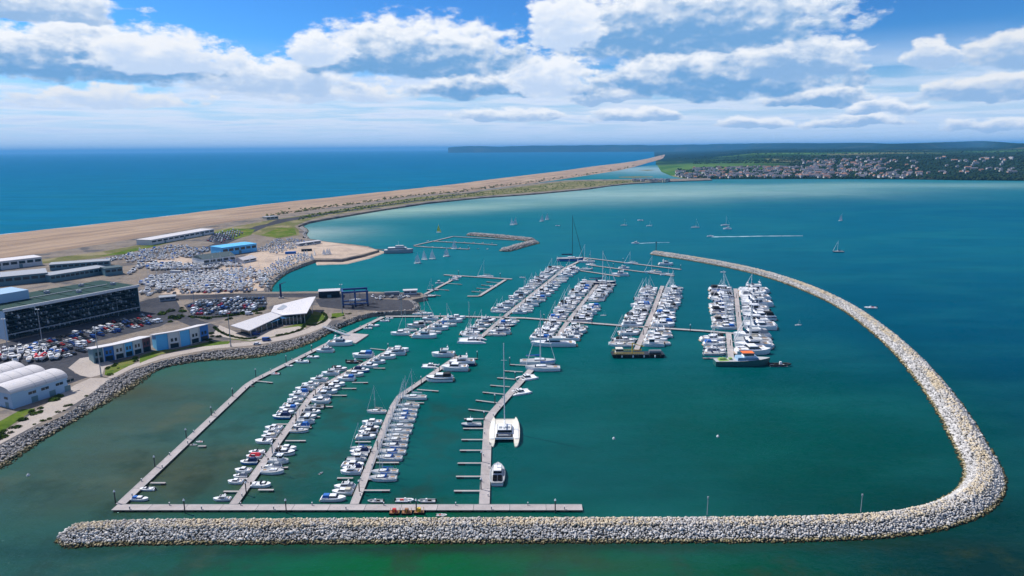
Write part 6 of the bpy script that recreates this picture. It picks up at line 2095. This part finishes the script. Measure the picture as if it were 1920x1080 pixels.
ny += yard([(-30, 690), (-30, 668), (30, 652), (104, 656), (122, 672), (70, 680)], R(24), 9.5, 3.6, ['c1', 's6x', 'o3', 'c2', 's2x', 'o1', 'c5', 'p1', 'm1'], 'beside barrel-roofed sheds', 'boats ashore beside the barrel-roofed sheds', 0.9, 26, 0.25, (7, 10))
ny += yard([(690, 556), (770, 556), (772, 562), (700, 562)], R(0), 6.0, 3.2, ['o4', 'p1', 'r1', 'o1'], 'on hoist quay', 'boats ashore on the hoist quay', 0.6, 27, 0.6, (4.5, 6.5))
print('cars', nc, 'yard boats', ny)
# dinghies rigged on the sand
DG = merged('d1')
for j, (x, y) in enumerate([(571, 482), (576, 481), (590, 479), (608, 478), (614, 477), (618, 477), (540, 489), (523, 494), (585, 487)]):
    o = mesh_obj('sailing_dinghy', DG[0], None, G(x, y, LZ + 0.1), R(random.uniform(-40, 40)))
    tag(o, 'rigged dinghy with white sail standing on the sand', 'dinghy', 'rigged dinghies on the sand')
# bright kiosk tents and trailers in the yard
for j, (x, y, c, lb) in enumerate([(545, 476, 'blue_cover', 'long blue covered trailer on the sand'), (575, 471, 'clad_dark', 'dark container on the sand behind the dinghies'), (372, 528, 'clad_teal', 'teal container in the middle of the main yard'), (430, 520, 'clad_blue', 'blue container in the main yard'), (330, 512, 'clad_white', 'white container by the workshops'), (735, 553, 'grey_hull', 'grey container on the hoist quay')]):
    t = group_obj('container', lb, 'container', G(x, y, LZ), R(random.uniform(-15, 25)))
    m_ = MB(); m_.box(-6, 6, -1.25, 1.25, 0.1, 2.7); m_.obj('body', M[c], t)
    for s in (-1, 1):
        m_ = MB(); m_.box(6.01, 6.08, -1.1 if s < 0 else 0.05, -0.05 if s < 0 else 1.1, 0.2, 2.6); m_.obj('door', M['steel_grey'], t)

# ------------------------------------------------------------------ shrubs and hedges
def bush_mesh(seed, n=150, sx=1.0, sz=0.8):
    r_ = random.Random(seed)
    m = MB()
    for _ in range(n):
        v = Vector((r_.gauss(0, 1), r_.gauss(0, 1), abs(r_.gauss(0, 0.9)))).normalized() * r_.uniform(0.55, 1.08)
        c = Vector((v.x * sx, v.y, v.z * sz))
        a = Vector((r_.gauss(0, 1), r_.gauss(0, 1), r_.gauss(0, 1))).normalized()
        b = a.orthogonal().normalized()
        s = r_.uniform(0.13, 0.26)
        m.add([c - a * s, c + b * s * 0.7, c + a * s, c - b * s * 0.7], [(0, 1, 2, 3)])
    m.tube((0, 0, 0), (0, 0, 0.4 * sz), 0.08, None, 5)
    return m.mesh('foliage', M['hedge_leaf'])


BUSH = [bush_mesh(i) for i in range(4)]
HEDGES = [([(402, 614), (412, 622), (430, 630), (460, 636), (480, 634)], 'curved hedge round the near side of the clubhouse terrace'), ([(520, 630), (545, 625), (565, 618), (570, 610)], 'short hedge beyond the clubhouse terrace'),
          ([(572, 609), (590, 610), (608, 602), (612, 594), (604, 586)], 'hedge bordering the round lawn by the gangway'), ([(355, 594), (380, 596), (420, 594), (450, 590), (490, 582)], 'shrub belt along the car park behind the clubhouse')]
for px, lb in HEDGES:
    ln_ = smooth_line([G(x, y, LZ) for x, y in px], 1.5)
    t = group_obj('hedge', lb, 'hedge', ln_[0])
    vs_, fs_ = [], []
    mm = MB()
    for i, p in enumerate(ln_):
        src = BUSH[i % 4]
        s = random.uniform(0.9, 1.4)
        an = random.uniform(0, 6.28)
        d = p - ln_[0]
        mm.add([((v.co.x * math.cos(an) - v.co.y * math.sin(an)) * s + d.x, (v.co.x * math.sin(an) + v.co.y * math.cos(an)) * s + d.y, v.co.z * s * 1.1) for v in src.vertices], [tuple(f.vertices) for f in src.polygons])
    mm.obj('foliage', M['hedge_leaf'], t)
r_ = random.Random(77)
for px, n, s0, s1, lb in [([(0, 812), (60, 770), (110, 745), (60, 782), (0, 826)], 30, 0.8, 2.0, 'low shrub on the bank by the near promenade'), ([(205, 703), (255, 680), (255, 672), (200, 690)], 14, 0.8, 1.6, 'low shrub on the lawn below the blue units'),
                          ([(300, 590), (340, 578), (345, 592), (318, 604)], 14, 1.5, 3.0, 'shrub on the island beside the boat storage building'), ([(360, 596), (430, 600), (490, 588), (490, 580), (430, 592)], 26, 1.2, 2.4, 'shrub beside the clubhouse car park'),
                          ([(60, 800), (120, 770), (160, 742), (110, 772)], 10, 0.6, 1.2, 'small shrub at the edge of the rock revetment'), ([(390, 640), (398, 622), (410, 632), (400, 645)], 10, 1.0, 2.0, 'shrub by the end of the sky blue unit'), ([(625, 596), (645, 590), (660, 588), (645, 597)], 8, 0.7, 1.3, 'shrub by the hoist quay lawn')]:
    poly = [G(x, y, LZ) for x, y in px]
    k_ = 0
    while k_ < n:
        i, j, w = r_.choice(poly), r_.choice(poly), r_.random()
        p = i.lerp(j, w)
        o = mesh_obj('shrub', BUSH[k_ % 4], None, (p.x + r_.uniform(-1, 1), p.y + r_.uniform(-1, 1), LZ + 0.05), r_.uniform(0, 6))
        s = r_.uniform(s0, s1)
        o.scale = (s, s, s * 0.8)
        tag(o, lb, 'shrub', lb + 's')
        k_ += 1
# bushes on the causeway as one mass
pos, size = [], []
for _ in range(900):
    x = r_.uniform(560, 1230)
    lo = interp([(430, 430), (600, 399), (780, 371), (900, 360), (1000, 348), (1060, 341), (1240, 337)], x)
    hi = interp([(430, 440), (600, 405), (780, 378), (900, 367), (1000, 360), (1100, 351), (1180, 343), (1240, 339)], x)
    p = G(x, r_.uniform(lo, hi), LZ)
    pos.append((p.x, p.y, LZ + 0.3)); size.append(r_.uniform(0.8, 2.6))
tag(mesh_obj('scrub', stones_mesh('scrub', np.array(pos), np.array(size), M['hedge_leaf'])), 'scattered gorse scrub along the causeway', kind='stuff')

pos, size = [], []
for _ in range(420):
    x = r_.uniform(500, 1190)
    q = max(0.5, 1.02 - abs(r_.gauss(0, 0.07)))
    if r_.random() < 0.5 + 0.5 * math.sin(x * 0.021) and q < 0.85:
        continue
    s_, n_ = G(x, interp(SEA_E[:13], x)), G(x, interp(INN_E[:13], x))
    p = s_.lerp(n_, q)
    pos.append((p.x, p.y, 3.0 + (1 - q) * 8)); size.append(r_.uniform(0.8, 2.8) * (1 + p.length / 3000))
tag(mesh_obj('bank_scrub', stones_mesh('bank_scrub', np.array(pos), np.array(size), M['scrub'])), 'patchy scrub on the inner slope of the shingle bank', kind='stuff')

# ------------------------------------------------------------------ far town
HOUSE = {}
for wn, wm in (('white', 'house_white'), ('brick', 'house_brick'), ('stone', 'house_stone')):
    for rn, rm in (('slate', 'slate'), ('red tiled', 'tile_roof')):
        for kind, L in (('house', 11), ('terrace', 26)):
            m_ = MB()
            m_.box(-L / 2, L / 2, -4.2, 4.2, -2.0, 6.0, 0)
            m_.add([(-L / 2 - .4, -4.7, 5.7), (L / 2 + .4, -4.7, 5.7), (L / 2 + .4, 4.7, 5.7), (-L / 2 - .4, 4.7, 5.7), (-L / 2 - .4, 0, 9.3), (L / 2 + .4, 0, 9.3)], [(0, 1, 5, 4), (2, 3, 4, 5), (1, 2, 5), (3, 0, 4)], 1)
            for x in np.arange(-L / 2 + 1.6, L / 2 - 1, 3.2):
                for z in (0.9, 3.6):
                    m_.box(x, x + 1.3, -4.26, -4.205, z, z + 1.4, 2)
            m_.box(L * 0.25, L * 0.25 + 1.0, -0.5, 0.5, 8.0, 10.6, 0)
            HOUSE[(wn, rn, kind)] = m_.mesh(kind, [M[wm], M[rm], M['window_glass']])
r_ = random.Random(9)


def town_spot():
    while True:
        u = r_.random()
        if u < 0.52:
            x, f = r_.uniform(1266, 1560), r_.uniform(0.02, 0.34)
        elif u < 0.78:
            x, f = r_.uniform(1430, 1660), r_.uniform(0.2, 0.54)
            if x < 1500 and f > 0.3:
                continue
        elif u < 0.90:
            x, f = r_.uniform(1500, 1730), r_.uniform(0.02, 0.18)
        else:
            x, f = r_.uniform(1600, 1900), r_.uniform(0.15, 0.6)
        s_, c_ = interp(SHORE_Y, x), interp(SKY_Y, x)
        if x < 1300 and f > 0.2:
            continue
        return x, s_ + (c_ - s_) * f, max(0.6, interp(ROWS, f) * rise(x))


spots = sorted((town_spot() for _ in range(620)), key=lambda s: -s[1])
rest = MB()
hv, hf = [], []
for j, (x, y, z) in enumerate(spots):
    key = (r_.choice(('white', 'white', 'stone', 'brick', 'white')), r_.choice(('slate', 'slate', 'slate', 'slate', 'red tiled')), 'terrace' if r_.random() < 0.3 else 'house')
    p = G(x, y, z)
    hd = r_.choice((0, 0, math.pi / 2, 0.4, -0.3)) + r_.uniform(-0.2, 0.2)
    if j < 300:
        o = mesh_obj(key[2] + '_row' if key[2] == 'terrace' else 'house', HOUSE[key], None, p, hd)
        tag(o, f'small {key[0]} {"terrace" if key[2] == "terrace" else "house"} with {key[1]} roof in the far shore town', 'house', 'houses of the far shore town')
    else:
        me = HOUSE[key]
        c, s = math.cos(hd), math.sin(hd)
        mi = {'white': 0, 'brick': 1, 'stone': 2}[key[0]]
        b = len(rest.v)
        rest.v += [(v.co.x * c - v.co.y * s + p.x, v.co.x * s + v.co.y * c + p.y, v.co.z + p.z) for v in me.vertices]
        for f in me.polygons:
            rest.f.append(tuple(b + i for i in f.vertices))
            rest.m.append(mi if f.material_index == 0 else (3 if key[1] == 'slate' else 4) if f.material_index == 1 else 5)
tag(rest.obj('distant_houses', [M['house_white'], M['house_brick'], M['house_stone'], M['slate'], M['tile_roof'], M['window_glass']]), 'farther houses of the town merging on the hillside', kind='stuff')
for j in range(26):
    x = 1188 + j * 2.6 + r_.uniform(-1, 1)
    o = mesh_obj('house', HOUSE[(r_.choice(('white', 'stone')), 'slate', 'house')], None, G(x, 340 + r_.uniform(-0.8, 0.8), LZ), r_.uniform(0, 3))
    tag(o, 'small house on the spit at the far end of the causeway', 'house', 'houses at the end of the causeway')
# woods and hedgerows between and behind the houses
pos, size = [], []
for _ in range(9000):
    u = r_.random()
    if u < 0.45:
        x, f = r_.uniform(1560, 2300), r_.uniform(0.0, 0.66)  # thick dark wood in the east also stands in for cloud shade
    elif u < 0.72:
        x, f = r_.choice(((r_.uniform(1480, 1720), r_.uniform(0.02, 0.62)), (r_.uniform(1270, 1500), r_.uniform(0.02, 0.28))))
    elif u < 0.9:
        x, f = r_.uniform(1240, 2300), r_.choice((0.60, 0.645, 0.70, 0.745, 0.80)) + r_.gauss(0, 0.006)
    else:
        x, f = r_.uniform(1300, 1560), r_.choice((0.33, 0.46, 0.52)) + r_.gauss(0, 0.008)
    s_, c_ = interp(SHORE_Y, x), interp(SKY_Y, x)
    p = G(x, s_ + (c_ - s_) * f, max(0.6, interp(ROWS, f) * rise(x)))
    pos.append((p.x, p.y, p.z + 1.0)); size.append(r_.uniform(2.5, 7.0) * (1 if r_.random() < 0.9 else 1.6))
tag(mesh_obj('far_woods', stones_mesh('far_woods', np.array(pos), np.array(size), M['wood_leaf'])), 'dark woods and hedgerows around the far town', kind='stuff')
